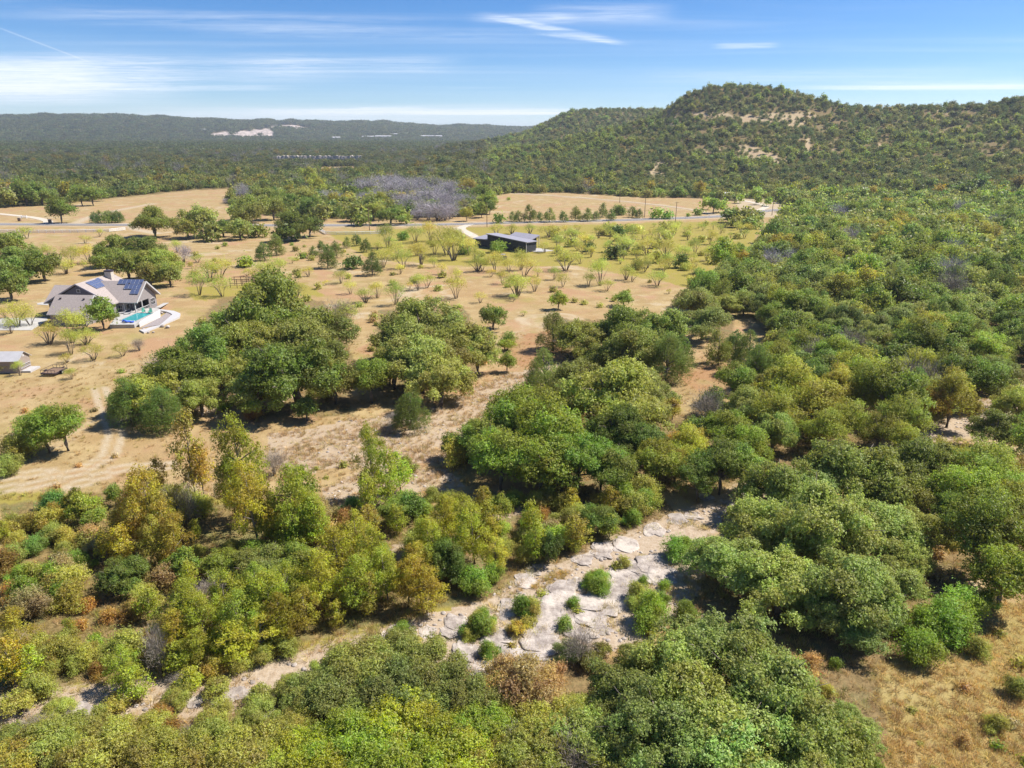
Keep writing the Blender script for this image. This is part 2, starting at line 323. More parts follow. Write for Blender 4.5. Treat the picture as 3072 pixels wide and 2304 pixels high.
Z_PALE = [[(580, 935), (760, 905), (900, 885), (1000, 850), (1100, 805), (1215, 780), (1200, 830), (1060, 895), (1030, 950), (960, 1000), (860, 1010), (720, 1010), (640, 1030), (585, 990)],
          [(690, 1060), (760, 1020), (960, 1010), (1000, 1050), (850, 1080), (720, 1110)], [(400, 845), (640, 830), (640, 860), (480, 900), (400, 890)], [(1060, 1100), (1130, 1085), (1140, 1110), (1080, 1125)], [(840, 1170), (890, 1160), (880, 1240), (845, 1240)]]
Z_ROCK = [[(330, 1480), (480, 1500), (620, 1470), (760, 1460), (900, 1430), (1000, 1440), (1150, 1450), (1290, 1420), (1400, 1380), (1500, 1290), (1530, 1200), (1560, 1130), (1650, 1060), (1630, 1040), (1500, 1110), (1380, 1150), (1250, 1220), (1150, 1220), (1060, 1290), (950, 1320), (820, 1360), (700, 1420), (560, 1440), (400, 1450)],
          [(0, 1525), (180, 1495), (330, 1480), (340, 1530), (200, 1565), (0, 1585)], [(2040, 925), (2100, 890), (2250, 830), (2250, 870), (2140, 920), (2070, 945)]]
Z_RED = [[(1250, 1320), (1390, 1300), (1400, 1380), (1300, 1420)], [(1440, 800), (1610, 780), (1620, 830), (1500, 850)], [(1100, 730), (1260, 700), (1250, 780), (1120, 800)], [(1990, 1190), (2090, 1180), (2090, 1260), (1990, 1260)]]
Z_GREEN = [[(700, 500), (990, 492), (1560, 478), (1650, 480), (1610, 560), (1540, 640), (1440, 610), (1250, 575), (1000, 575), (800, 560)], [(400, 620), (660, 610), (700, 640), (420, 650)], [(0, 1060), (500, 1080), (1000, 1120), (1000, 1400), (0, 1500)]]
Z_LITTER = [[(0, 1090), (250, 1060), (480, 1090), (700, 1100), (900, 1110), (1200, 1060), (1400, 1060), (1450, 1110), (1250, 1220), (1060, 1290), (820, 1350), (400, 1440), (0, 1500)],
            [(0, 1600), (350, 1560), (700, 1480), (1150, 1460), (1420, 1400), (1550, 1180), (1700, 1040), (2040, 960), (2120, 1180), (2060, 1320), (1900, 1450), (1930, 1800), (0, 1800)],
            [(960, 980), (1050, 880), (1210, 790), (1440, 790), (1460, 900), (1640, 860), (1660, 730), (1600, 660), (1480, 650), (1560, 590), (1640, 540), (1700, 460), (2400, 440), (2400, 800), (2080, 880), (1900, 960), (1640, 1040), (1450, 1070), (1200, 1060)],
            [(480, 640), (700, 650), (760, 760), (760, 900), (540, 900), (520, 830), (420, 870), (250, 900), (250, 850), (400, 730)], [(820, 670), (1000, 660), (1060, 770), (1000, 840), (800, 840)], [(1200, 690), (1460, 690), (1500, 790), (1220, 780)], [(1520, 640), (1570, 640), (1590, 760), (1540, 760)]]
CLEAR2_FAR = [[(150, 399), (200, 393), (262, 391), (270, 399), (190, 406)], [(400, 396), (470, 389), (530, 385), (535, 393), (440, 400)], [(555, 378), (600, 369), (628, 368), (622, 376), (570, 383)], [(-60, 362), (40, 352), (75, 354), (20, 362)], [(300, 382), (350, 377), (372, 380), (320, 387)], [(840, 366), (900, 362), (905, 367), (850, 371)]]
CLEAR2 = CLEAR2_FAR + [[(690, 377), (690, 361), (765, 359), (775, 372)], [(1040, 478), (1062, 440), (1075, 424), (1100, 417), (1200, 419), (1350, 431), (1450, 443), (1560, 470), (1400, 482), (1040, 486)], [(1590, 428), (1660, 430), (1700, 445), (1690, 470), (1600, 470)],
          [(-500, 450), (-100, 452), (0, 445), (130, 442), (200, 436), (300, 424), (420, 411), (520, 407), (505, 425), (480, 440), (520, 470), (560, 490), (-500, 495)]]
HILL_BARE = [P2F('Q2', q) for q in ([(970, 690), (990, 620), (1060, 640), (1190, 690), (1240, 720), (1100, 700)], [(1240, 600), (1300, 600), (1280, 660), (1250, 660)], [(820, 640), (920, 640), (900, 665), (830, 660)], [(700, 700), (810, 700), (790, 740), (720, 720)], [(1360, 620), (1400, 610), (1390, 650)], [(570, 700), (660, 700), (660, 770), (600, 780)],
                                      [(780, 488), (900, 482), (960, 500), (1100, 490), (1310, 486), (1330, 512), (1180, 520), (1000, 530), (960, 510), (800, 502)], [(680, 505), (720, 505), (715, 550), (690, 550)], [(1140, 520), (1290, 520), (1260, 545), (1150, 545)], [(1830, 470), (1960, 485), (1950, 500), (1840, 490)], [(1560, 620), (1640, 620), (1620, 660), (1560, 650)])]
QUARRY = [P2F('Q1', q) for q in ([(850, 590), (960, 570), (1080, 562), (1170, 553), (1190, 553), (1190, 601), (970, 601)], [(1165, 538), (1270, 540), (1400, 568), (1300, 566), (1170, 553)], [(905, 554), (916, 532), (924, 532), (914, 554)], [(0, 563), (80, 563), (80, 570), (0, 572)], [(250, 566), (330, 566), (330, 572), (250, 572)], [(1490, 594), (1740, 596), (1740, 603), (1500, 600)], [(1830, 590), (1940, 594), (1930, 604), (1840, 602)], [(1650, 568), (1800, 572), (1790, 577), (1660, 576)])]
FOREST2 = [(-800, 448), (0, 445), (130, 441), (250, 427), (420, 409), (540, 404), (480, 440), (600, 470), (850, 476), (1040, 466), (1070, 422), (1200, 416), (1400, 427), (1500, 427), (1640, 440), (1700, 470), (2800, 450), (2800, 100), (-800, 100)]
RF1 = [(1640, 560), (1680, 490), (1710, 465), (2500, 440), (2500, 760), (2212, 820), (2100, 875), (1850, 960), (1640, 1000), (1570, 890), (1640, 810), (1660, 745), (1610, 690), (1510, 690), (1490, 655), (1560, 590)]
def any_in(px, py, polys):
    m = np.zeros(np.shape(px), bool)
    for p in polys: m |= inpoly(px, py, p)
    return m

def build_ground():
    rad = np.concatenate([np.geomspace(4, 30, 26)[:-1], np.geomspace(30, 700, 330)[:-1], np.linspace(700, 1600, 130)[:-1], np.linspace(1600, 4500, 100)[:-1], np.geomspace(4500, 16000, 16)])
    fine = np.linspace(R(-46), R(46), 400); coarse = np.linspace(R(46), R(314), 60)[1:-1]
    ang = np.concatenate([fine, coarse]); na, nr = len(ang), len(rad)
    A, Q = np.meshgrid(ang, rad); x = (Q * np.sin(A)).ravel(); y = (Q * np.cos(A)).ravel(); z = ground(x, y)
    x0 = np.concatenate([x, [0]]); y0 = np.concatenate([y, [0]]); z0 = np.concatenate([z, [0.0]])
    i = np.arange(nr - 1)[:, None] * na; j = np.arange(na)[None, :]; j2 = (j + 1) % na
    quads = np.stack([i + j, i + j2, i + na + j2, i + na + j], -1).reshape(-1, 4)[:, ::-1]
    k = np.arange(na); tris = np.stack([np.full(na, nr * na), (k + 1) % na, k], -1)[:, ::-1]
    px, py = proj(x0, y0, z0); r = np.hypot(x0, y0)
    wf = np.clip(60 / (r + 1) * 26, 0.6, 26)
    jx = px + fbm(x0 / 5, y0 / 5, 41, 4) * wf; jy = py + fbm(x0 / 5, y0 / 5, 57, 4) * wf * 0.5
    front = y0 > 5
    def soft(polys): return (any_in(jx, jy, polys) & front).astype(float)
    rockm = np.maximum(soft(Z_ROCK) * 0.95, soft(Z_PALE) * 0.62); rockm = np.maximum(rockm, 0.75 * (1 - sstep(1.0, 5.0, seg_dist(x0, y0, CREEK))) * (r < 250))
    path = np.zeros_like(x0)
    for t in TRACKS_W: path = np.maximum(path, 1 - sstep(1.2, 3.5, seg_dist(x0, y0, t)))
    for t in FT_W:
        d = seg_dist(x0, y0, t); path = np.maximum(path, 0.9 * (1 - sstep(0.25, 0.7, np.abs(d - 0.85))))
    path = np.maximum(path, 1 - sstep(4.5, 9, seg_dist(x0, y0, ROAD_W))); path = np.maximum(path, 1 - sstep(1.5, 4.5, seg_dist(x0, y0, LANE_W)))
    path = np.maximum(path, 0.8 * soft([CLEAR2[-2]])); path = np.maximum(path, 0.5 * soft(HILL_BARE))
    f2 = soft([FOREST2]) * (1 - soft(CLEAR2)) * (1 - soft(HILL_BARE)); far = sstep(560, 640, r)
    lit = np.maximum(soft(Z_LITTER) * 0.85, f2); lit = np.maximum(lit, far * (1 - soft(CLEAR2)) * (1 - soft(HILL_BARE)))
    quarry = soft(QUARRY) * (r > 1800)
    green = np.maximum(soft(Z_GREEN), 0.5 * soft([[(1880, 1440), (2000, 1400), (2100, 1310), (2280, 1290), (2280, 1760), (1930, 1760)]])); red = soft(Z_RED); one = np.ones_like(x0)
    me = np_mesh('ground', np.stack([x0, y0, z0], -1), quads, [M_GROUND], {'cover_a': np.stack([rockm, path, lit, one], -1), 'cover_b': np.stack([quarry, green, red, one], -1)}, True, tris)
    o = link(bpy.data.objects.new('ground', me)); tag(o, kind='structure')
build_ground()

def ribbon(name, line, width, m, lift, step=4.0, z=None):
    pts = []
    for a, b in zip(line[:-1], line[1:]):
        n = max(1, int(np.hypot(*(np.array(b) - a)) / step)); pts += [np.array(a) + (np.array(b) - a) * k / n for k in range(n)]
    pts.append(np.array(line[-1])); pts = np.array(pts)
    for _ in range(6): pts[1:-1] = (pts[:-2] + 2 * pts[1:-1] + pts[2:]) / 4
    t = np.gradient(pts, axis=0); t /= np.linalg.norm(t, axis=1)[:, None]; nn = np.stack([-t[:, 1], t[:, 0]], -1)
    off = np.linspace(-0.5, 0.5, 5) * width; V = []
    for q in off:
        p = pts + nn * q; V.append(np.stack([p[:, 0], p[:, 1], ground(p[:, 0], p[:, 1])], -1))
    zc = np.max([v[:, 2] for v in V], axis=0) + lift
    for v in V: v[:, 2] = zc
    n = len(pts); mb = MB(); mb.v = [tuple(q) for v in V for q in v]; mb.f = [(a * n + i, a * n + i + 1, (a + 1) * n + i + 1, (a + 1) * n + i) for a in range(4) for i in range(n - 1)]
    o = mb.build(name, m, None, True); tag(o, kind='structure'); return pts, zc
M_ASPHALT = plain('asphalt', (0.20, 0.19, 0.195), 0.9, 0.15, 0.6)
M_CALICHE = plain('caliche', (0.50, 0.43, 0.34), 0.95, 0.15, 0.8)
M_PAINTW = plain('white_paint', (0.78, 0.77, 0.75), 0.6, 0.05, 2)
rp, rz_ = ribbon('road', ROAD_W, 7.4, M_ASPHALT, 0.12)
ribbon('road_edge_line', [tuple(p) for p in rp + np.array([0, 3.2])], 0.18, M_PAINTW, 0.17); ribbon('road_edge_line', [tuple(p) for p in rp - np.array([0, 3.2])], 0.18, M_PAINTW, 0.17)
ribbon('road_centre_line', [tuple(p) for p in rp], 0.2, plain('yellow_paint', (0.62, 0.42, 0.06), 0.6), 0.17)
ribbon('lane', LANE_W, 4.0, plain('tan_gravel', (0.40, 0.31, 0.20), 0.95, 0.15, 0.8), 0.10)
for t in TRACKS_W[:1] + TRACKS_W[2:4]: ribbon('drive', t, 4.2, M_CALICHE, 0.09)
# ------------------------------------------------------------------ building materials
M_SHINGLE = plain('taupe_shingles', (0.335, 0.285, 0.26), 0.9, 0.16, 3.0, 0.2)
M_WALL = plain('grey_siding', (0.25, 0.222, 0.215), 0.8, 0.06, 1.5)
M_WALLD = plain('shaded_siding', (0.105, 0.098, 0.115), 0.8, 0.06, 1.5)  # siding with the front gable's shade put into its colour; the door shares it
M_TRIM = plain('white_trim', (0.46, 0.44, 0.43), 0.6)
M_STONE = plain('pale_stone', (0.48, 0.43, 0.37), 0.9, 0.25, 4)
M_GLASS = plain('dark_glass', (0.03, 0.035, 0.045), 0.08, spec=0.6)
M_PANEL = plain('solar_glass', (0.085, 0.11, 0.20), 0.16, spec=0.6)
M_FRAME = plain('aluminium', (0.55, 0.55, 0.57), 0.4, metal=0.7)
M_CONC = plain('concrete', (0.40, 0.38, 0.355), 0.85, 0.14, 0.8)
M_WATER = plain('pool_water', (0.055, 0.32, 0.34), 0.08, spec=0.5)
M_WOOD = plain('weathered_wood', (0.20, 0.13, 0.085), 0.85, 0.25, 6)
M_DARK = plain('black_siding', (0.038, 0.040, 0.046), 0.75, 0.2, 1.2)
M_METAL = plain('grey_metal_roof', (0.33, 0.31, 0.34), 0.5, 0.08, 0.7, metal=0.2)
M_METALL = plain('pale_metal_roof', (0.52, 0.50, 0.49), 0.5, 0.1, 0.7, metal=0.2)
M_STEEL = plain('dark_steel', (0.06, 0.045, 0.06), 0.5, metal=0.3)
M_RUBBER = plain('rubber', (0.02, 0.02, 0.02), 0.9)
M_TEAL = plain('teal_plastic', (0.03, 0.34, 0.23), 0.45)
M_BLUE = plain('blue_vinyl', (0.05, 0.12, 0.55), 0.4)
M_GRAVEL = plain('grey_gravel', (0.28, 0.24, 0.23), 0.95, 0.4, 5)
def rock_material():
    m, nt, b = mat('limestone'); N = nt.nodes.new; L = nt.links.new; b.inputs['Roughness'].default_value = 0.92; b.inputs['Specular IOR Level'].default_value = 0.15
    g = N('ShaderNodeNewGeometry'); oi = N('ShaderNodeObjectInfo')
    def noise(s, d=6):
        n = N('ShaderNodeTexNoise'); n.inputs['Scale'].default_value = s; n.inputs['Detail'].default_value = d; n.inputs['Roughness'].default_value = 0.65; L(g.outputs['Position'], n.inputs['Vector']); return n.outputs['Fac']
    r1 = N('ShaderNodeValToRGB'); r1.color_ramp.elements[0].position = 0.36; r1.color_ramp.elements[0].color = (0.23, 0.19, 0.165, 1); r1.color_ramp.elements[1].position = 0.66; r1.color_ramp.elements[1].color = (0.47, 0.41, 0.36, 1); L(noise(1.1), r1.inputs[0])
    r2 = N('ShaderNodeValToRGB'); r2.color_ramp.elements[0].position = 0.5; r2.color_ramp.elements[0].color = (0, 0, 0, 1); r2.color_ramp.elements[1].position = 0.62; r2.color_ramp.elements[1].color = (1, 1, 1, 1); L(noise(0.35), r2.inputs[0])
    mx = N('ShaderNodeMix'); mx.data_type = 'RGBA'; L(r2.outputs[0], mx.inputs[0]); L(r1.outputs[0], mx.inputs[6]); mx.inputs[7].default_value = (0.52, 0.45, 0.385, 1); L(mx.outputs[2], b.inputs['Base Color'])
    bp = N('ShaderNodeBump'); bp.inputs['Strength'].default_value = 0.8; bp.inputs['Distance'].default_value = 0.12; L(noise(3.5), bp.inputs['Height']); L(bp.outputs[0], b.inputs['Normal']); return m
M_ROCK = rock_material()

# ------------------------------------------------------------------ grey gabled house with pool
HT = R(-4.0); HO = at_z('Z7', 190, 830, 2.7); HU = np.array([math.cos(HT), math.sin(HT), 0]); HV = np.array([-math.sin(HT), math.cos(HT), 0])
house = empty('gabled_house', (HO[0], HO[1], 0), HT, 'long grey gabled house with taupe shingle roof and solar panels beside the pool', 'house')
def roof_part(name, quads, m=M_SHINGLE, t=0.22):
    mb = MB()
    for q in quads: mb.slab(q, t)
    return mb.build(name, m, house)
rf = roof_part('garage_roof', [[(0, 0, 2.7), (9, 0, 2.7), (9, 4.25, 6.3), (0, 4.25, 6.3)], [(9, 8.6, 2.65), (0, 8.6, 2.65), (0, 4.25, 6.303), (9, 4.25, 6.303)]])
MB().bar((9.06, -0.1, 2.6), (9.06, 4.25, 6.2), 0.12, 0.3).bar((9.06, 4.25, 6.2), (9.06, 8.6, 2.6), 0.12, 0.3).build('bargeboard', M_TRIM, rf)
MB().lohi((-0.02, -0.14, 2.48), (9.0, 0.0, 2.66)).build('gutter', M_TRIM, rf)
for k, (u, v) in enumerate(((1.6, 3.3), (7.2, 3.2))): MB().box((u, v, 2.7 + v * 0.847 + 0.15), (0.35, 0.3, 0.3)).build('roof_vent', M_STEEL, rf)
W_A, W_K = 8.05, 0.544
rf = roof_part('main_roof', [[(2.45, 7.9, W_A), (10.9, 7.9, 3.45), (10.9, 22.2, 3.45), (2.45, 22.2, W_A)], [(-6, 7.9, 3.45), (2.45, 7.9, W_A + 0.003), (2.45, 22.2, W_A + 0.003), (-6, 22.2, 3.45)]])
MB().bar((2.45, 7.82, 7.95), (10.9, 7.82, 3.33), 0.12, 0.26).bar((-6, 7.82, 3.33), (2.45, 7.82, 7.95), 0.12, 0.26).build('bargeboard', plain('slate_trim', (0.30, 0.28, 0.30), 0.7), rf)
ch = MB().lohi((2.9, 18.6, 5), (4.5, 19.8, 9.0)).build('chimney', M_STONE, rf); MB().lohi((2.8, 18.5, 9.003), (4.6, 19.9, 9.35)).build('chimney_cap', M_STEEL, ch)
rf = roof_part('wing_roof', [[(-6.4, 8.2, 3.42), (0.4, 8.2, 3.42), (0.4, 13, 6.72), (-6.4, 13, 6.72)], [(0.4, 17.8, 3.42), (-6.4, 17.8, 3.42), (-6.4, 13, 6.723), (0.4, 13, 6.723)]])
MB().lohi((-6.4, 8.05, 3.2), (-4.9, 8.18, 3.4)).build('gutter', M_TRIM, rf)
rf = roof_part('poolside_roof', [[(2.9, 10.0, 3.40), (15.3, 10.0, 3.40), (15.3, 15.1, 7.5), (2.9, 15.1, 7.5)], [(15.3, 20.2, 3.40), (2.9, 20.2, 3.40), (2.9, 15.1, 7.503), (15.3, 15.1, 7.503)]])
MB().bar((15.36, 9.95, 3.3), (15.36, 15.1, 7.4), 0.12, 0.34).bar((15.36, 15.1, 7.4), (15.36, 20.25, 3.3), 0.12, 0.34).build('bargeboard', M_TRIM, rf)
MB().lohi((10.5, 9.86, 3.2), (15.3, 9.98, 3.38)).build('gutter', M_TRIM, rf)
for u, v in ((11.6, 14.4), (14.6, 14.5)): MB().box((u, v, 7.5 - (15.1 - v) * 0.804 + 0.12), (0.4, 0.3, 0.3)).build('roof_vent', M_STEEL, rf)
# walls
MB().lohi((0.4, 0.4, -0.3), (8.6, 8.1, 2.55)).add([(8.6, 0.4, 2.55), (8.6, 8.1, 2.55), (8.6, 4.25, 5.75), (0.4, 0.4, 2.55), (0.4, 8.1, 2.55), (0.4, 4.25, 5.75)], [(0, 1, 2), (3, 5, 4)]).build('garage_wall', M_WALL, house)
wall = MB(); wall.slab([(-5.4, 8.4, -0.3), (10.3, 8.4, -0.3), (10.3, 8.4, 3.3), (2.45, 8.4, 7.6), (-5.4, 8.4, 3.3)], 0.3, (0, 1, 0)); gable = wall.build('gable_wall', M_WALLD, house, label='gable wall above the garage with shade put into its colour')
wall = MB().lohi((-5.4, 8.72, -0.3), (-5.1, 21.6, 3.2)).build('side_wall', M_WALL, house); MB().lohi((-5.09, 21.4, -0.3), (10.3, 21.7, 3.2)).build('back_wall', M_WALL, house); MB().lohi((10.0, 8.72, -0.3), (10.3, 10.3, 3.2)).build('side_wall', M_WALL, house)
wall = MB(); wall.slab([(14.5, 16.3, -0.3), (14.5, 19.6, -0.3), (14.5, 19.6, 3.3), (14.5, 15.1, 6.95), (14.5, 10.6, 3.3), (14.5, 10.6, 3.05), (14.5, 16.3, 3.05)], 0.25, (-1, 0, 0)); wall.lohi((10.3, 19.3, -0.3), (14.24, 19.6, 3.2)); wall.build('poolside_wall', M_WALL, house)
MB().lohi((10.31, 10.3, -0.3), (11.6, 10.55, 3.2)).lohi((11.35, 10.56, -0.3), (11.6, 19.29, 3.2)).build('porch_wall', M_WALL, house)
MB().lohi((10.3, 10.0, -0.3), (14.8, 16.3, 0.62)).build('porch_floor', M_CONC, house)
for u, v in ((14.4, 10.5), (14.4, 13.4), (11.7, 10.45)): MB().box((u, v, 1.9), (0.22, 0.22, 2.6)).build('porch_post', M_TRIM, house)
rl = MB()
for v0, v1 in ((10.7, 13.2), (13.6, 16.2)):
    rl.bar((14.45, v0, 1.5), (14.45, v1, 1.5), 0.08, 0.1); rl.bar((14.45, v0, 0.8), (14.45, v1, 0.8), 0.06, 0.08)
    for k in range(9): rl.box((14.45, v0 + (v1 - v0) * k / 8, 1.15), (0.05, 0.05, 0.66))
rl.build('railing', M_TRIM, house)
def window(c, w, h, axis, cols, rows, parent=house):
    """window facing -v (axis 'u') or +u (axis 'v'); c is the centre on the wall face"""
    d = np.array([1, 0, 0]) if axis == 'u' else np.array([0, 1, 0]); o = np.array([0, -1, 0]) if axis == 'u' else np.array([1, 0, 0]); c = np.array(c, float); fr = MB()
    for s in (-1, 1):
        fr.bar(c + d * s * w / 2 + o * 0.04 + [0, 0, -h / 2 - 0.06], c + d * s * w / 2 + o * 0.04 + [0, 0, h / 2 + 0.06], 0.1, 0.1); fr.bar(c - d * (w / 2 - 0.05) + o * 0.04 + [0, 0, s * h / 2], c + d * (w / 2 - 0.05) + o * 0.04 + [0, 0, s * h / 2], 0.1, 0.1)
    for k in range(1, cols): fr.bar(c + d * (-w / 2 + w * k / cols) + o * 0.035 + [0, 0, -h / 2 + 0.05], c + d * (-w / 2 + w * k / cols) + o * 0.035 + [0, 0, h / 2 - 0.05], 0.07, 0.07)
    for k in range(1, rows): fr.bar(c - d * (w / 2 - 0.05) + o * 0.03 + [0, 0, -h / 2 + h * k / rows], c + d * (w / 2 - 0.05) + o * 0.03 + [0, 0, -h / 2 + h * k / rows], 0.06, 0.06)
    f = fr.build('window', M_TRIM, parent)
    for i in range(cols):
        for j in range(rows):
            q = c + d * (-w / 2 + w * (i + 0.5) / cols) + o * 0.01 + np.array([0, 0, -h / 2 + h * (j + 0.5) / rows]); sz = np.abs(d) * (w / cols - 0.05) + np.abs(o) * 0.03 + np.array([0, 0, h / rows - 0.05])
            MB().box(q, sz).build('pane', M_GLASS, f)
window((2.6, 8.4, 6.3), 0.8, 0.8, 'u', 1, 1); window((14.5, 17.9, 2.0), 1.8, 1.6, 'v', 3, 2); window((10.9, 10.3, 1.8), 1.0, 1.7, 'u', 2, 2); window((11.6, 12.0, 1.9), 1.4, 1.4, 'v', 1, 1); window((11.6, 14.8, 1.9), 1.4, 1.4, 'v', 1, 1)
MB().lohi((11.6, 12.95, 0.6), (11.66, 13.9, 2.7)).build('door', M_WALLD, house)
window((9.7, 8.4, 1.8), 1.1, 1.3, 'u', 2, 2)
# solar panels, one object each, sharing one mesh
pm = MB().box((0, 0, 0), (0.98, 1.42, 0.05)).mesh('solar_panel', M_PANEL); fm = MB().bar((-0.5, -0.72, 0.01), (0.5, -0.72, 0.01), 0.03, 0.07).bar((-0.5, 0.72, 0.01), (0.5, 0.72, 0.01), 0.03, 0.07).bar((-0.5, -0.7, 0.01), (-0.5, 0.7, 0.01), 0.03, 0.07).bar((0.5, -0.7, 0.01), (0.5, 0.7, 0.01), 0.03, 0.07).mesh('panel_frame', M_FRAME)
def panel(loc, ax, ay):
    ax = Vector(ax).normalized(); ay = Vector(ay).normalized(); az_ = ax.cross(ay); m = Matrix((ax, ay, az_)).transposed().to_4x4(); m.translation = Vector(loc) + az_ * 0.14
    for nm, me, par in (('solar_panel', pm, None), ('panel_frame', fm, 1)):
        o = bpy.data.objects.new(nm, me)
        if par is None: link(o, house); o.matrix_local = m; base = o
        else: link(o, base)
def on_slope(zx, zy, f):
    """local (u, v) where the ray through a photo pixel meets roof height f(u, v)"""
    d = ray(*S('Z7', zx, zy)); lo, hi = 120.0, 210.0
    for _ in range(50):
        t = (lo + hi) / 2; w = np.array([0, 0, CAM_H]) + d * t; rel = w - np.array([HO[0], HO[1], 0]); u, v = rel @ HU, rel @ HV
        if w[2] > f(u, v): lo = t
        else: hi = t
    return u, v
fW = lambda u, v: W_A - (u - 2.45) * W_K; fE = lambda u, v: 7.5 - (15.1 - v) * 0.804
u0, v0 = on_slope(745, 380, fW); cu = 1 / math.sqrt(1 + W_K ** 2)
for i in range(4):
    for j in range(2): 
        u = u0 + (0.75 + 1.5 * j) * cu; v = v0 + 0.55 + 1.06 * i; panel((u, v, fW(u, v)), (0, 1, 0), (-cu, 0, W_K * cu))
u = u0 + 0.5 * cu; v = v0 + 0.55 + 1.06 * 4; panel((u, v, fW(u, v)), (0, 1, 0), (-cu, 0, W_K * cu))
u0, v0 = on_slope(1250, 330, fE); ce = 1 / math.sqrt(1 + 0.804 ** 2)
for c_, rows in ((0, 1), (1, 1), (2, 2), (3, 2), (4, 3), (5, 3)):
    for j in range(rows):
        u = u0 + 0.5 + 1.03 * c_; v = v0 - (0.75 + 1.5 * j) * ce; panel((u, v, fE(u, v)), (1, 0, 0), (0, ce, 0.804 * ce))
# pool terrace
def sheet(name, v, pts, z, m, parent=None, thick=None, dz=0.0):
    q = [at_z(v, x, y, z) for x, y in pts]; mb = MB()
    if thick: mb.slab(q, thick)
    else: mb.add(q, [tuple(range(len(q)))])
    return mb.build(name, m, parent)
pool = empty('pool_terrace', tuple(at_z('V9', 450, 420, 0)), 0, 'white concrete pool terrace with turquoise water below the grey house', 'swimming pool')
def to_pool(o): o.parent = pool; o.matrix_parent_inverse = Matrix.Translation(-pool.location); return o
DK = 0.9
to_pool(sheet('deck', 'V9', [(-10, 520), (90, 400), (150, 335), (440, 275), (760, 235), (835, 262), (800, 300), (480, 470), (400, 515)], DK, M_CONC, None, 1.2))
to_pool(sheet('water', 'V9', [(165, 440), (440, 322), (730, 326), (610, 378), (490, 436), (430, 460), (215, 452)], DK + 0.012, M_WATER))
rim = [(165, 440), (440, 322), (730, 326), (610, 378), (490, 436), (430, 460), (215, 452)]; mb = MB()
for a, b in zip(rim, rim[1:] + rim[:1]): mb.bar(at_z('V9', *a, DK + 0.03), at_z('V9', *b, DK + 0.03), 0.35, 0.08)
to_pool(mb.build('coping', plain('coping', (0.34, 0.31, 0.29), 0.8, 0.1, 2)))
mb = MB(); a, b, c, d = (at_z('V9', 480, 478, DK + 0.25), at_z('V9', 825, 268, DK + 0.25), at_z('V9', 835, 400, 0.0), at_z('V9', 495, 570, 0.0))
mb.add([a, b, c, d, a + [0, 0, -1.4], b + [0, 0, -1.4]], [(0, 3, 2, 1), (0, 1, 5, 4), (0, 4, 3), (1, 2, 5)]); to_pool(mb.build('sloped_wall', M_TRIM))
to_pool(sheet('gravel_bed', 'V9', [(500, 575), (650, 545), (830, 520), (1035, 345), (935, 318), (838, 395)], 0.22, M_GRAVEL, None, 0.5))
outer = [(480, 600), (560, 642), (830, 535), (1150, 385), (1165, 330), (1060, 288), (835, 262)]; inner = [(575, 592), (655, 560), (825, 525), (1030, 350), (1000, 325), (930, 300), (838, 282)]
mb = MB(); O_ = [at_z('V9', *p, 0.42) for p in outer]; I_ = [at_z('V9', *p, 0.42) for p in inner]
for i in range(6): mb.slab([O_[i], O_[i + 1], I_[i + 1], I_[i]], 0.7)
to_pool(mb.build('kerb_path', M_TRIM)); to_pool(MB().bar(at_z('V9', 780, 240, 0.95), at_z('V9', 930, 160, 0.2), 1.2, 0.12).build('ramp', M_CONC))
def lump(seed, sub=3, flat=0.6, rough=0.25):
    import bmesh
    bm = bmesh.new(); bmesh.ops.create_icosphere(bm, subdivisions=sub, radius=0.5); g = np.random.default_rng(seed); ph = g.uniform(0, 6.28, (7, 3)); fr = g.uniform(1.2, 4.5, (7, 3)); am = g.uniform(0.3, 1, 7) / np.linalg.norm(fr, axis=1)
    for v in bm.verts:
        p = np.array(v.co) * 2; k = 1 + rough * float((am * np.sin((fr * p).sum(1) * 1.6 + ph[:, 0])).sum()); q = p * k / 2; q[2] *= flat
        if flat < 0.5: q[:2] = np.sign(q[:2]) * 0.5 * (np.abs(q[:2]) / 0.5) ** 0.72; q[:2] *= 1 + 0.10 * math.sin(3.1 * math.atan2(q[1], q[0]) + ph[2, 2]) + 0.07 * math.sin(5.3 * math.atan2(q[1], q[0]) + ph[3, 1]); q[2] = math.copysign(min(abs(q[2]), 0.5 * flat * (0.62 + 0.1 * math.sin(4 * q[0] + ph[0, 0]) + 0.1 * math.sin(5 * q[1] + ph[1, 1]))), q[2])
        v.co = q
    me = bpy.data.meshes.new('stone'); bm.to_mesh(me); bm.free(); me.materials.append(M_ROCK); me.polygons.foreach_set('use_smooth', [True] * len(me.polygons)); return me
BOULD = [lump(300 + i, 3, 0.75, 0.30) for i in range(4)]; SLABS = [lump(320 + i, 4, 0.36, 0.34) for i in range(7)]
for i, (x, y, w) in enumerate(((870, 560, 70), (960, 575, 80), (855, 340, 60), (560, 610, 60), (640, 660, 50), (720, 655, 45))):
    p, t = at('V9', x, y); s = w / 5.52 * t / FOC; o = link(bpy.data.objects.new('boulder', BOULD[i % 4])); o.location = (p[0], p[1], p[2] + 0.25 * s); o.scale = (s, s * 0.85, s * 0.9); o.rotation_euler = (0, 0, i * 1.3)
    tag(o, ('rounded pale boulder beside the white kerb path of the pool', 'pale boulder at the foot of the pool wall')[i > 2], 'boulder', ('boulders along the pool kerb', 'boulders below the pool wall')[i > 2])
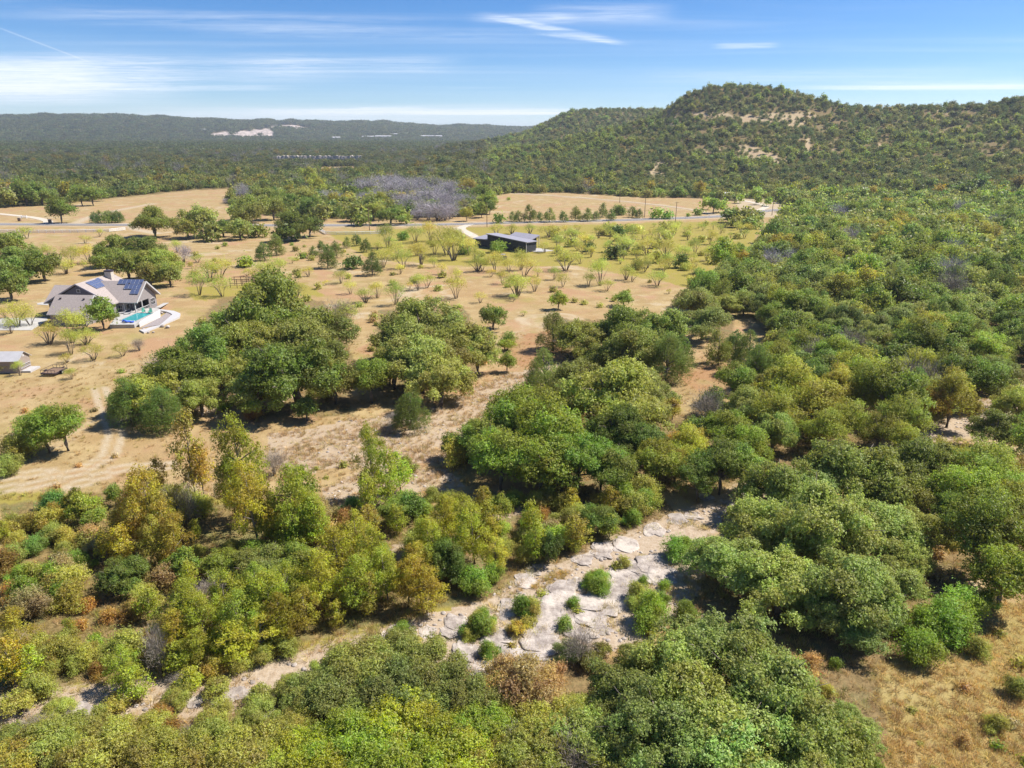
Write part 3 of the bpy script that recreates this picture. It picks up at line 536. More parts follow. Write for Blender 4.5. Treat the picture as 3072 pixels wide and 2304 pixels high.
for i, (x, y, rz) in enumerate(((560, 322, 0.5), (670, 330, 0.1))):
    p = at_z('V9', x, y, DK); e = empty('garden_chair', tuple(p), rz, 'teal plastic slatted garden chair on the pool deck', 'chair', 'teal chairs by the pool')
    MB().box((0, 0, 0.38), (0.6, 0.6, 0.06), 0, 0.2).build('seat', M_TEAL, e)
    for k in range(5): MB().box((-0.24 + 0.12 * k, 0.38, 0.75), (0.09, 0.04, 0.85 - 0.06 * abs(k - 2)), 0, -0.35).build('back_slat', M_TEAL, e)
    for s in (-1, 1):
        MB().box((s * 0.36, 0.02, 0.58), (0.13, 0.72, 0.04)).build('armrest', M_TEAL, e)
        for yy in (-0.3, 0.3): MB().box((s * 0.33, yy, 0.28), (0.08, 0.08, 0.6)).build('leg', M_TEAL, e)
p = at_z('V9', 300, 485, DK); e = empty('pool_float', tuple(p), 0.1, 'curled blue inflatable pool float lying on the terrace edge', 'pool float'); s_ = [(2.6 * (k / 14 - 0.5), 0.3 * math.sin(k * 0.9), 0.28 + 0.18 * math.sin(k * 0.45)) for k in range(15)]
MB().tube(s_, [0.12] + [0.24] * 13 + [0.12], 8).build('tube', M_BLUE, e, True); MB().tube([(x, y + 0.45, z * 0.8) for x, y, z in s_[3:]], [0.1] + [0.18] * 10 + [0.1], 8).build('white_band', M_TRIM, e, True)
p = at_z('V9', 190, 340, DK)
for k, dx in enumerate((0.0, 1.6)):
    e = empty('sun_lounger', (p[0] + dx, p[1] - 0.4 * k, DK), 0.6, 'pale sun lounger on the pool deck by the porch', 'lounger', 'loungers on the pool deck'); MB().box((0, 0, 0.32), (1.3, 0.62, 0.08)).build('seat', M_TRIM, e); MB().box((0.85, 0, 0.55), (0.75, 0.62, 0.08), 0, 0, -0.7).build('backrest', M_TRIM, e)
    for a in (-0.55, 0.5):
        for b in (-0.26, 0.26): MB().box((a, b, 0.15), (0.06, 0.06, 0.32)).build('leg', M_FRAME, e)
# concrete drive and low walls left of the garage
sh = sheet('driveway', 'V10', [(-200, 500), (520, 500), (790, 330), (780, 290), (600, 290), (250, 300), (-200, 300)], 0.06, M_CONC, None, 0.3); tag(sh, kind='structure')
sh = sheet('walkway', 'V10', [(610, 60), (700, 35), (800, 45), (800, 85), (620, 75)], 0.05, M_CONC, None, 0.3); tag(sh, kind='structure')

# ------------------------------------------------------------------ shed, trailer, pipe frame
p, t = at('V10', 340, 1215); sc = t / FOC / 5.53
e = empty('garden_shed', tuple(p), R(2), 'wooden shed with pale metal roof and white porch rail on the mown lot', 'shed')
Ls, Ds = 7.0, 3.4
MB().lohi((-Ls, 0, -0.2), (0, Ds, 2.4)).add([(0, 0, 2.4), (0, Ds, 2.4), (0, Ds / 2, 3.5), (-Ls, 0, 2.4), (-Ls, Ds, 2.4), (-Ls, Ds / 2, 3.5)], [(0, 1, 2), (3, 5, 4)]).build('wall', plain('tan_siding', (0.30, 0.24, 0.20), 0.8, 0.1, 3), e)
MB().slab([(-Ls - 0.3, -0.35, 2.3), (0.3, -0.35, 2.3), (0.3, Ds / 2, 3.65), (-Ls - 0.3, Ds / 2, 3.65)], 0.08).slab([(0.3, Ds + 0.35, 2.3), (-Ls - 0.3, Ds + 0.35, 2.3), (-Ls - 0.3, Ds / 2, 3.652), (0.3, Ds / 2, 3.652)], 0.08).build('roof', M_METALL, e)
MB().lohi((0.02, 0.2, -0.2), (1.7, Ds - 0.2, 0.35)).build('porch_deck', plain('grey_boards', (0.42, 0.40, 0.39), 0.8, 0.1, 4), e)
rl = MB().bar((0.12, 0.3, 1.35), (0.12, Ds - 0.3, 1.35), 0.07).bar((0.12, 0.3, 0.75), (0.12, Ds - 0.3, 0.75), 0.07)
for k in range(9): rl.box((0.12, 0.3 + (Ds - 0.6) * k / 8, 1.05), (0.05, 0.05, 0.55))
rl.build('porch_rail', M_TRIM, e)
MB().lohi((0.02, Ds - 0.25, 2.4), (0.06, Ds / 2 + 0.5, 2.41)).lohi((0.005, 1.45, 2.65), (0.05, 1.95, 3.05)).build('gable_vent', M_TRIM, e)
p, t = at('V10', 805, 1270)
e = empty('utility_trailer', tuple(p), R(-3), 'dark open utility trailer with plank deck parked on the mown lot', 'trailer')
MB().lohi((-1.35, -0.05, 0.42), (1.35, 0.08, 0.62)).lohi((-1.35, 3.3, 0.42), (1.35, 3.43, 0.62)).lohi((-1.35, 0.09, 0.42), (-1.22, 3.29, 0.62)).lohi((1.22, 0.09, 0.42), (1.35, 3.29, 0.62)).build('frame', M_STEEL, e)
for k in range(6): MB().lohi((-1.2 + 0.405 * k, 0.1, 0.5), (-1.2 + 0.405 * k + 0.33, 3.28, 0.56)).build('plank', M_WOOD, e)
rl = MB()
for yy in (0.02, 3.36):
    rl.bar((-1.3, yy, 1.15), (1.3, yy, 1.15), 0.05)
    for k in range(5): rl.box((-1.3 + 0.65 * k, yy, 0.88), (0.05, 0.05, 0.52))
rl.bar((-1.3, 0.05, 1.15), (-1.3, 3.3, 1.15), 0.05); rl.build('side_rail', M_STEEL, e)
for xx in (-1.5, 1.5):
    w = MB().tube([(xx - 0.1, 1.6, 0.34), (xx + 0.1, 1.6, 0.34)], [0.34, 0.34], 14).build('wheel', M_RUBBER, e); MB().tube([(xx - 0.11, 1.6, 0.34), (xx + 0.11, 1.6, 0.34)], [0.18, 0.18], 10).build('rim', M_FRAME, w); MB().lohi((xx - 0.14, 1.1, 0.72), (xx + 0.14, 2.1, 0.76)).build('mudguard', M_STEEL, e)
MB().bar((0, 3.4, 0.5), (0, 4.6, 0.45), 0.1).build('drawbar', M_STEEL, e)
p0, t = at('V13', 700, 890); p1, _ = at('V13', 1520, 870); e = empty('pergola_frame', tuple((p0 + p1) / 2), 0.03, 'bare brown timber pergola frame standing in the field', 'pergola'); wv = float(np.linalg.norm(p1 - p0)) / 2
for xx in (-wv, -wv * 0.3, wv * 0.3, wv):
    for yy in (0, 3.6): MB().box((xx, yy, 1.15), (0.14, 0.14, 2.5)).build('post', M_WOOD, e)
for yy in (0, 3.6): MB().bar((-wv - 0.2, yy, 2.45), (wv + 0.2, yy, 2.45), 0.12, 0.16).bar((-wv - 0.2, yy, 1.3), (wv + 0.2, yy, 1.3), 0.08, 0.12).build('beam', M_WOOD, e)
for xx in (-wv, wv): MB().bar((xx, 0.1, 2.6), (xx, 3.5, 2.6), 0.1, 0.14).build('crossbeam', M_WOOD, e)

# ------------------------------------------------------------------ black flat-roofed house
C0 = np.array([5.4, 265.4, 0.0]); AU = np.array([-15.0, 12.7]); AU /= np.linalg.norm(AU); th = math.atan2(AU[1], AU[0])
bh = empty('black_house', tuple(C0), th, 'low black modern house with grey sloping metal roofs among mesquites', 'house')
# local axes: +x along the long wall away from the road corner, +y points AWAY from the camera as -y local
F_ = lambda u, v, z: (u, -v, z)
def blk(name, u0, u1, v0, v1, z00, z10, z11, z01, m):
    pts = [F_(u0, v0, -0.3), F_(u1, v0, -0.3), F_(u1, v1, -0.3), F_(u0, v1, -0.3), F_(u0, v0, z00), F_(u1, v0, z10), F_(u1, v1, z11), F_(u0, v1, z01)]
    return MB().add(pts, [(0, 1, 2, 3), (7, 6, 5, 4), (0, 4, 5, 1), (1, 5, 6, 2), (2, 6, 7, 3), (3, 7, 4, 0)]).build(name, m, bh)
def rfs(name, u0, u1, v0, v1, z00, z10, z11, z01, m=M_METAL): return MB().slab([F_(u0, v0, z00), F_(u0, v1, z01), F_(u1, v1, z11), F_(u1, v0, z10)], 0.25).build(name, m, bh)
blk('main_wall', 0, 19.5, 0, 5.5, 3.75, 5.2, 5.0, 3.6, M_DARK); rfs('main_roof', -0.5, 20, -0.5, 6, 3.98, 5.5, 5.2, 3.8)
blk('rear_wall', 4.35, 15, 5.6, 11.4, 3.0, 3.2, 4.75, 4.6, M_DARK); rfs('rear_roof', 3.4, 15.6, 5.2, 12.2, 3.35, 3.5, 5.3, 5.1)
blk('annex_wall', 19.6, 27, 1.0, 7.5, 2.9, 2.7, 3.3, 3.4, M_DARK); rfs('annex_roof', 19.2, 28, 0.4, 8.2, 3.25, 3.0, 3.6, 3.75)
for v_ in (11.9,): MB().box(F_(3.6, v_, 2.4), (0.18, 0.18, 5.2)).build('post', M_TRIM, bh)
MB().box(F_(0.0, -0.2, 1.75), (0.2, 0.2, 4.0)).build('corner_post', M_TRIM, bh)
MB().bar(F_(4.25, 5.8, 2.75), F_(4.25, 11.4, 2.75), 0.12, 0.2).build('beam', M_TRIM, bh)
for v_ in (6.6, 8.2, 9.8): 
    f = MB().box(F_(4.30, v_ + 0.1, 1.35), (0.06, 1.35, 2.3)).build('window', M_TRIM, bh); MB().box(F_(4.26, v_ + 0.1, 1.35), (0.06, 1.2, 2.15)).build('pane', M_GLASS, f)
for u_ in (2.5, 5.5): 
    f = MB().box(F_(u_, -0.02, 1.4), (2.2, 0.06, 1.3)).build('window', plain('dark_trim', (0.12, 0.12, 0.13), 0.5), bh); MB().box(F_(u_, -0.06, 1.4), (2.0, 0.05, 1.15)).build('pane', M_GLASS, f)
MB().slab([F_(-3.5, 4, 0.22), F_(3.2, 2.5, 0.22), F_(3.6, 11.5, 0.22), F_(-5, 10, 0.22)], 0.5).build('patio', M_CONC, bh)
p, t = at('Z8', 1010, 880); e = empty('utility_cart', tuple(p), 0.9, 'dark utility cart with roof canopy parked before the black house', 'cart')
MB().lohi((-1.3, -0.7, 0.4), (1.3, 0.7, 0.85)).lohi((0.5, -0.68, 0.86), (1.25, 0.68, 1.1)).build('body', M_STEEL, e); MB().lohi((-0.9, -0.75, 1.9), (0.6, 0.75, 1.97)).build('canopy', M_METAL, e); MB().lohi((-0.7, -0.55, 0.86), (-0.2, 0.55, 1.3)).build('seat', M_RUBBER, e)
for a in (-0.85, 0.55):
    for b in (-0.68, 0.68): MB().box((a, b, 1.4), (0.06, 0.06, 1.1)).build('canopy_post', M_STEEL, e)
for a in (-0.85, 0.85):
    for b in (-0.72, 0.72): MB().tube([(a, b - 0.13, 0.34), (a, b + 0.13, 0.34)], [0.34, 0.34], 12).build('wheel', M_RUBBER, e)

# ------------------------------------------------------------------ fence, gate, poles, small roadside things
def rail_fence(pts, label, n_rails=3, step=3.6, h=1.45):
    W = [at(*p)[0] for p in pts]; segs = []; e = empty('rail_fence', tuple(W[0]), 0, label, 'fence', 'white rail fences along the road'); o0 = W[0]
    pos = [W[0]]
    for a, b in zip(W[:-1], W[1:]):
        n = max(1, round(np.linalg.norm(b - a) / step)); pos += [a + (b - a) * k / n for k in range(1, n + 1)]
    post = MB().box((0, 0, h / 2 - 0.1), (0.16, 0.16, h + 0.2)).mesh('post', M_PAINTW)
    for q in pos: o = link(bpy.data.objects.new('post', post), e); o.location = tuple(q - o0)
    for a, b in zip(pos[:-1], pos[1:]):
        for k in range(n_rails): MB().tube([a - o0 + [0, -0.1, 0.35 + k * 0.48], b - o0 + [0, -0.1, 0.35 + k * 0.48]], [0.12, 0.12], 8).build('rail', M_PAINTW, e)
rail_fence([('V12', -300, 482), ('V12', 0, 484), ('V12', 570, 488), ('V12', 1150, 484), ('V12', 1620, 472), ('V12', 1850, 448)], 'long white three-rail fence across the road from the clipped hedge')
rail_fence([('Z4', 635, 472), ('Z4', 680, 500), ('Z4', 760, 504), ('Z4', 900, 503), ('Z4', 1010, 500), ('Z4', 1120, 496)], 'white rail fence with a bend next to the dark roadside oak')
g0, _ = at('V12', 320, 268); g1, _ = at('V12', 395, 272); e = empty('farm_gate', tuple(g0), math.atan2(*(g1 - g0)[1::-1]), 'white farm gate closing the pale caliche drive', 'gate'); gl = float(np.linalg.norm(g1 - g0))
for k in range(5): MB().bar((0, 0, 0.35 + 0.25 * k), (gl, 0, 0.35 + 0.25 * k), 0.06, 0.1).build('bar', M_PAINTW, e)
for k in range(2): MB().box((gl * k, 0, 0.75), (0.25, 0.25, 1.8)).build('post', M_PAINTW, e)
for i, (x, y) in enumerate(((290, 312), (740, 338))):
    p, t = at('V12', x, y); e = empty('roadside_box', tuple(p), 0.1, ('stone-based mailbox at the mouth of the caliche drive', 'dark mailbox stand under the tree by the road')[i], 'mailbox'); MB().box((0, 0, 0.7), (1.3, 1.0, 1.5)).build('pedestal', M_WOOD, e); MB().box((0, 0, 1.65), (1.5, 1.2, 0.25)).build('cap', M_STONE, e)
POLES = [('Z5', 135, 402, 11.5, 'wooden power pole behind the black house by the road'), ('Z5', 1180, 337, 11.5, 'wooden power pole with crossarm at the end of the juniper row'), ('Z5', 1385, 368, 10, 'wooden power pole standing alone on the near road verge'), ('V11', 688, 385, 9.5, 'slim power pole in front of the small roadside hut'),
         ('V11', 1303, 585, 11, 'dark power pole beside the pale gravel yard'), ('Z4', 1005, 470, 10.5, 'short power pole in front of the roadside oaks'), ('Z5', 1015, 240, 9, 'thin pole at the back edge of the round tan field'), ('V11', 2110, 690, 9.5, 'leaning grey pole in the wood beside the gravel yard')]
for v, x, y, h, lb in POLES:
    p, t = at(v, x, y); e = empty('power_pole', tuple(p), 0.3, lb, 'pole', 'power poles along the road'); MB().tube([(0, 0, -0.3), (0, 0, h * 0.5), (0, 0, h)], [0.19, 0.16, 0.12], 8).build('shaft', M_WOOD, e); MB().bar((-1.1, 0, h - 0.5), (1.1, 0, h - 0.5), 0.12, 0.14).build('crossarm', M_WOOD, e)
    for xx in (-1, 0, 1): MB().tube([(xx, 0, h - 0.45 + (0.5 if xx == 0 else 0)), (xx, 0, h - 0.2 + (0.5 if xx == 0 else 0))], [0.06, 0.05], 6).build('insulator', M_STEEL, e)
def hut(name, v, x, y, w, d, h, wm, rm, label, cat, rz=0.1, sink=0):
    p, t = at(v, x, y); e = empty(name, tuple(p), rz, label, cat)
    MB().lohi((-w / 2, 0, -0.6), (w / 2, d, h)).build('wall', wm, e); MB().slab([(-w / 2 - 0.3, -0.4, h - 0.05), (w / 2 + 0.3, -0.4, h - 0.05), (w / 2 + 0.3, d / 2, h + 0.9), (-w / 2 - 0.3, d / 2, h + 0.9)], 0.1).slab([(w / 2 + 0.3, d + 0.4, h - 0.05), (-w / 2 - 0.3, d + 0.4, h - 0.05), (-w / 2 - 0.3, d / 2, h + 0.903), (w / 2 + 0.3, d / 2, h + 0.903)], 0.1).build('roof', rm, e)
    MB().box((-w * 0.2, -0.02, h * 0.4), (w * 0.2, 0.06, h * 0.75)).build('door', M_STEEL, e); MB().box((w * 0.22, -0.02, h * 0.55), (w * 0.24, 0.06, h * 0.3)).build('window', M_GLASS, e); return e
hut('roadside_hut', 'V11', 575, 292, 4.2, 3.5, 2.8, plain('mauve_boards', (0.22, 0.17, 0.17), 0.8), M_METALL, 'small brown hut with pale roof across from the gravel yard', 'hut')
hut('white_cabin', 'S', 2592, 590, 5.5, 5, 5.4, M_TRIM, M_PAINTW, 'white-roofed cabin half hidden by trees at the hill foot', 'cabin')
fb = [(1060, 418, 18), (1105, 419, 26), (1150, 420, 34), (1190, 420, 24), (1275, 417, 22), (1300, 419, 40), (1335, 421, 26), (1180, 411, 18), (1010, 424, 15), (1385, 432, 22), (612, 398, 14)]
for i, (x, y, w) in enumerate(fb):
    p, t = at('S', x, y); e = empty('far_building', tuple(p), 0.1 * (i % 5), 'pale distant building on the plain below the hazy ridge', 'building', 'far pale buildings'); hh = 9 + 3 * (i % 3)
    MB().lohi((-w, -8, -2), (w, 8, hh)).build('wall', M_TRIM, e); MB().slab([(-w - 1, -9, hh + 0.1), (w + 1, -9, hh + 0.1), (w + 1, 0, hh + 4), (-w - 1, 0, hh + 4)], 0.4).slab([(w + 1, 9, hh + 0.1), (-w - 1, 9, hh + 0.1), (-w - 1, 0, hh + 4.05), (w + 1, 0, hh + 4.05)], 0.4).build('roof', M_METALL, e)
# limestone bluff in the valley wood
a, ta = at('Q1', 1195, 706); b, tb = at('Q1', 1560, 706); e = empty('limestone_bluff', tuple(a), 0, 'banded grey limestone bluff in the valley wood', 'cliff'); n = 60; g = np.random.default_rng(4)
for k in range(3):
    mb = MB(); z0 = k * 3.6; pts = []
    for i in range(n + 1):
        q = (b - a) * i / n; off = 1.2 * k + 2.5 * g.random(); pts.append((q[0], q[1] + off, z0 - 2 + g.random() * 0.8, q[0], q[1] + off + 0.6, z0 + 3.4 + g.random() * 1.6))
    for i in range(n):
        p, q = pts[i], pts[i + 1]; mb.add([p[:3], q[:3], q[3:], p[3:], (q[3], q[4] + 9, q[5]), (p[3], p[4] + 9, p[5])], [(0, 1, 2, 3), (3, 2, 4, 5)])
    mb.build('ledge', M_ROCK, e)

# ------------------------------------------------------------------ limestone in the creek bed
ROCKS = [('A5', 1080, 470, 115, 75), ('A5', 1070, 530, 110, 45), ('A5', 1000, 680, 160, 95), ('A5', 820, 770, 200, 110), ('A5', 890, 870, 165, 90), ('A5', 1090, 790, 140, 120), ('A5', 1280, 690, 220, 140), ('A5', 1250, 780, 230, 90), ('A5', 1400, 480, 220, 170), ('A5', 1430, 370, 180, 110), ('A5', 1600, 450, 190, 110),
         ('A5', 1620, 550, 190, 110), ('A5', 1780, 420, 220, 160), ('A5', 1810, 330, 170, 100), ('A5', 1560, 640, 180, 90), ('A5', 1680, 400, 160, 90), ('A5', 2020, 220, 220, 120), ('A5', 1920, 220, 150, 90), ('A5', 1800, 260, 130, 60), ('A5', 2060, 280, 180, 90), ('A5', 1190, 310, 125, 95), ('A5', 1370, 880, 115, 45),
         ('A5', 400, 640, 190, 95), ('A5', 550, 640, 110, 60), ('A5', 740, 580, 140, 90), ('A5', 700, 640, 100, 70), ('A5', 1340, 590, 190, 110), ('A5', 1480, 560, 150, 100), ('A5', 1220, 620, 120, 80), ('A5', 1700, 500, 150, 90), ('A5', 1680, 620, 130, 70), ('A5', 1380, 800, 130, 80), ('A5', 1900, 300, 130, 80), ('A5', 1530, 330, 110, 70), ('A5', 160, 780, 70, 50), ('A5', 300, 660, 90, 50), ('A5', 1240, 250, 90, 60),
         ('A5', 1680, 130, 130, 60), ('A5', 1840, 90, 150, 60), ('A5', 1560, 170, 120, 60), ('A4', 1510, 830, 140, 95), ('A4', 1100, 900, 125, 85), ('A4', 1720, 950, 100, 75), ('A4', 1930, 930, 140, 85), ('A4', 1600, 830, 110, 60), ('A4', 60, 1090, 90, 50), ('A4', 230, 1080, 130, 45), ('A4', 520, 930, 170, 80), ('A4', 400, 1040, 140, 60), ('A4', 1190, 1110, 90, 55),
         ('A4', 1320, 850, 110, 60), ('A4', 1420, 870, 130, 60), ('A4', 650, 970, 130, 60), ('A4', 1260, 880, 100, 60), ('A3', 660, 840, 110, 60), ('A3', 410, 830, 75, 50), ('A3', 240, 960, 100, 50), ('A3', 120, 1020, 110, 60), ('A3', 330, 940, 90, 40), ('A3', 560, 870, 90, 40), ('A2', 1830, 1190, 120, 50), ('A2', 1960, 1160, 130, 50)]
big = 0
for i, (v, x, y, w, h) in enumerate(ROCKS):
    p, t = at(v, x, y); s = VIEWS[v][2]; wm = w / s * t / FOC; dep = math.asin(CAM_H / (t * 1.06)) if CAM_H < t else 1.2; dm = min(h / s * t / FOC / math.sin(dep), wm * 1.15); o = link(bpy.data.objects.new('limestone_rock', SLABS[i % 7]))
    o.location = (p[0], p[1], gz(p[0], p[1]) + 0.004 * wm); o.scale = (wm * 1.12, dm * 1.12, max(0.8, wm * 0.50)); o.rotation_euler = (0.06 * math.sin(i * 1.7), 0.06 * math.cos(i * 2.3), 0.35 * math.sin(i * 1.3))
    szw = 'broad flat' if wm > 5 else 'mid-sized rounded' if wm > 3.2 else 'small'; dr = float(np.hypot(p[0] - ROCKY[0], p[1] - ROCKY[1])) if 'ROCKY' in globals() else 0
    where = ('in the slab pavement of the dry creek' if v == 'A5' and x > 1150 else 'in the boulder run beside the slab pavement' if v == 'A5' else 'in the brush-choked lower creek bed' if v == 'A4' else 'in the grassy upper creek channel')
    tag(o, f'{szw} pale grey limestone slab {where}', 'rock', f'{szw} limestone slabs {where}')
# ------------------------------------------------------------------ plants: prototypes
def unit(v): return v / (np.linalg.norm(v, axis=-1, keepdims=True) + 1e-9)
KINDS = {  # h: height / width, cf: height of crown centre, leaf size and aspect, leaf count factor
    'oak':  dict(h=0.66, cf=0.60, ls=1.0, asp=0.62, n=1.15),
    'jun':  dict(h=1.05, cf=0.50, ls=0.95, asp=0.42, n=1.15),
    'mes':  dict(h=0.85, cf=0.66, ls=1.0, asp=0.26, n=0.46),
    'syc':  dict(h=1.45, cf=0.58, ls=1.25, asp=0.66, n=0.50),
    'elm':  dict(h=0.92, cf=0.60, ls=1.10, asp=0.55, n=0.85),
    'grn':  dict(h=0.90, cf=0.60, ls=1.25, asp=0.60, n=0.85),
    'dead': dict(h=0.85, cf=0.56, ls=3.6, asp=0.040, n=0.42),
    'shr':  dict(h=0.74, cf=0.50, ls=1.9, asp=0.42, n=0.36),
    'low':  dict(h=0.52, cf=0.45, ls=1.15, asp=0.50, n=0.9),
}
def clumps_of(kind, g):
    C = []
    if kind == 'oak':
        for i in range(44):
            u = g.uniform(-0.35, 1); a = g.uniform(0, 2 * math.pi); s = math.sqrt(max(0, 1 - u * u)); k = g.uniform(0.62, 1.0) if i % 4 else g.uniform(0.2, 0.6)
            rr = g.choice([0.055, 0.075, 0.095, 0.13], p=[.3, .3, .25, .15]) * g.uniform(0.85, 1.15); lob = 1 + 0.16 * math.sin(3 * a + g.uniform(0, 0.5)) + 0.08 * math.sin(5 * a)
            C.append((np.array([0.40 * k * s * math.cos(a) * lob, 0.40 * k * s * math.sin(a) * lob, 0.29 + 0.27 * k * u]), np.array([rr, rr, rr * 0.72])))
    elif kind == 'jun':
        for i in range(44):
            t = g.uniform(0, 1) ** 1.1; a = g.uniform(0, 2 * math.pi); rad = 0.40 * (1 - t) ** 0.55 * g.uniform(0.75, 1.05) * (0.8 + 0.2 * min(1, t * 6)); rr = 0.075 + 0.05 * (1 - t)
            C.append((np.array([rad * math.cos(a), rad * math.sin(a), 0.10 + 0.80 * t]), np.array([rr, rr, rr * 1.9])))
    elif kind == 'mes':
        for i in range(30):
            a = g.uniform(0, 2 * math.pi); k = math.sqrt(g.uniform(0.02, 1)); rr = g.uniform(0.09, 0.19)
            C.append((np.array([0.36 * k * math.cos(a), 0.36 * k * math.sin(a), 0.48 + 0.28 * (1 - k * k) * g.uniform(0.3, 1) + g.uniform(-0.12, 0.04)]), np.array([rr, rr, rr * 0.8])))
    elif kind == 'syc':
        for i in range(44):
            t = g.uniform(0, 1); a = g.uniform(0, 2 * math.pi); rad = 0.38 * math.sin(math.pi * (0.16 + 0.80 * t)) ** 0.8 * g.uniform(0.35, 1.1); rr = g.uniform(0.07, 0.135)
            C.append((np.array([rad * math.cos(a), rad * math.sin(a), 0.26 + 1.10 * t]), np.array([rr, rr, rr * 1.05])))
    elif kind in ('elm', 'grn', 'dead'):
        for i in range(38):
            u = g.uniform(-1.0 if kind == 'dead' else -0.55, 1); a = g.uniform(0, 2 * math.pi); s = math.sqrt(max(0, 1 - u * u)); k = g.uniform(0.55, 1.05) if i % 4 else g.uniform(0.1, 0.5); rr = g.uniform(0.07, 0.15)
            C.append((np.array([0.38 * k * s * math.cos(a), 0.38 * k * s * math.sin(a), 0.50 + 0.33 * k * u]), np.array([rr, rr, rr * 0.8])))
    elif kind == 'shr':
        for i in range(20):
            u = g.uniform(0, 1); a = g.uniform(0, 2 * math.pi); s = math.sqrt(1 - u * u); k = g.uniform(0.3, 1.0); rr = g.uniform(0.09, 0.18)
            C.append((np.array([0.37 * k * s * math.cos(a), 0.37 * k * s * math.sin(a), 0.10 + 0.45 * k * u]), np.array([rr, rr, rr])))
    elif kind == 'low':
        for i in range(40):
            u = g.uniform(0.1, 1); a = g.uniform(0, 2 * math.pi); s = math.sqrt(1 - u * u * 0.8); k = math.sqrt(g.uniform(0.05, 1)); rr = g.uniform(0.06, 0.12)
            C.append((np.array([0.42 * k * s * math.cos(a), 0.42 * k * s * math.sin(a), 0.20 + 0.22 * u]), np.array([rr, rr, rr * 0.9])))
    return C
def crown_mesh(kind, seed, count, lsize, m):
    g = np.random.default_rng(seed * 101 + len(kind) + ord(kind[0]) * 7 + ord(kind[1])); C = clumps_of(kind, g); K = KINDS[kind]
    per = {'dead': 1, 'mes': 5, 'syc': 5, 'shr': 5}.get(kind, 7); ns = int(count * K['n']) // per; n = ns * per
    cen = np.array([c for c, _ in C]); rad = np.array([r_ for _, r_ in C]); w = rad[:, 0] ** 2; sid = g.choice(len(C), ns, p=w / w.sum())
    d = unit(g.normal(size=(ns, 3))); d[:, 2] = np.where(g.random(ns) < 0.55, np.abs(d[:, 2]), d[:, 2])
    rr = g.uniform(0.30, 1.25, ns) ** 0.8
    if kind in ('oak', 'jun'): rr = g.uniform(0.45, 1.10, ns) ** 0.8
    if kind in ('mes', 'dead', 'shr', 'syc'): rr = g.uniform(0.1, 1.35, ns) ** 0.65
    stray = (g.random(ns) < 0.07)[:, None]; sp_ = cen[sid] + d * rad[sid] * rr[:, None] * np.where(stray, g.uniform(1.0, 1.8, (ns, 1)), 1.0)
    ax = unit(d * 0.8 + g.normal(size=(ns, 3)) * 0.55 + np.array([0, 0, 0.15])); sl = lsize * K['ls']       # leaves sit in sprigs along short twigs
    k_ = np.repeat(np.arange(ns), per); idx = sid[k_]; d = d[k_]; srand = g.random(ns)[k_]
    pos = sp_[k_] + ax[k_] * (g.uniform(0, 1, (n, 1)) * sl * 3.8) + g.normal(size=(n, 3)) * sl * 0.85
    mid = np.array([0, 0, K['cf'] * K['h']]); outw = unit(pos - mid)
    size = lsize * K['ls'] * g.uniform(0.6, 1.35, n)
    if kind == 'dead':
        t = unit(outw * 0.7 + d * 0.5 + np.array([0, 0, 0.5]) + g.normal(size=(n, 3)) * 0.45); nn = unit(np.cross(t, g.normal(size=(n, 3))))
    else:
        nn = unit(d * 0.75 + outw * 0.35 + np.array([0, 0, 0.28]) + g.normal(size=(n, 3)) * 0.70)
        t = unit(np.cross(nn, g.normal(size=(n, 3))))
        if kind == 'jun': t = unit(t * 0.9 + np.array([0, 0, 0.55]) + outw * 0.3); nn = unit(nn - t * (nn * t).sum(1, keepdims=True))
    b = np.cross(nn, t); a_ = size[:, None] * t; b_ = (size * K['asp'])[:, None] * b
    V = np.stack([pos - a_, pos - b_ - a_ * 0.1, pos + a_, pos + b_ - a_ * 0.1], 1).reshape(-1, 3)
    V[:, 2] = np.maximum(V[:, 2], 0.005)
    cr = g.random(len(C))[idx]; lv = g.random(n)
    ht = np.clip(pos[:, 2] / K['h'], 0, 1)
    col = np.stack([lv * 0.45 + cr * 0.28 + srand * 0.27, cr * 0.6 + srand * 0.3 + g.random(n) * 0.1, g.random(n), np.ones(n)], -1).repeat(4, 0)
    return np_mesh(kind + '_crown', V, np.arange(n * 4).reshape(-1, 4), [m], {'leaf': col}), C
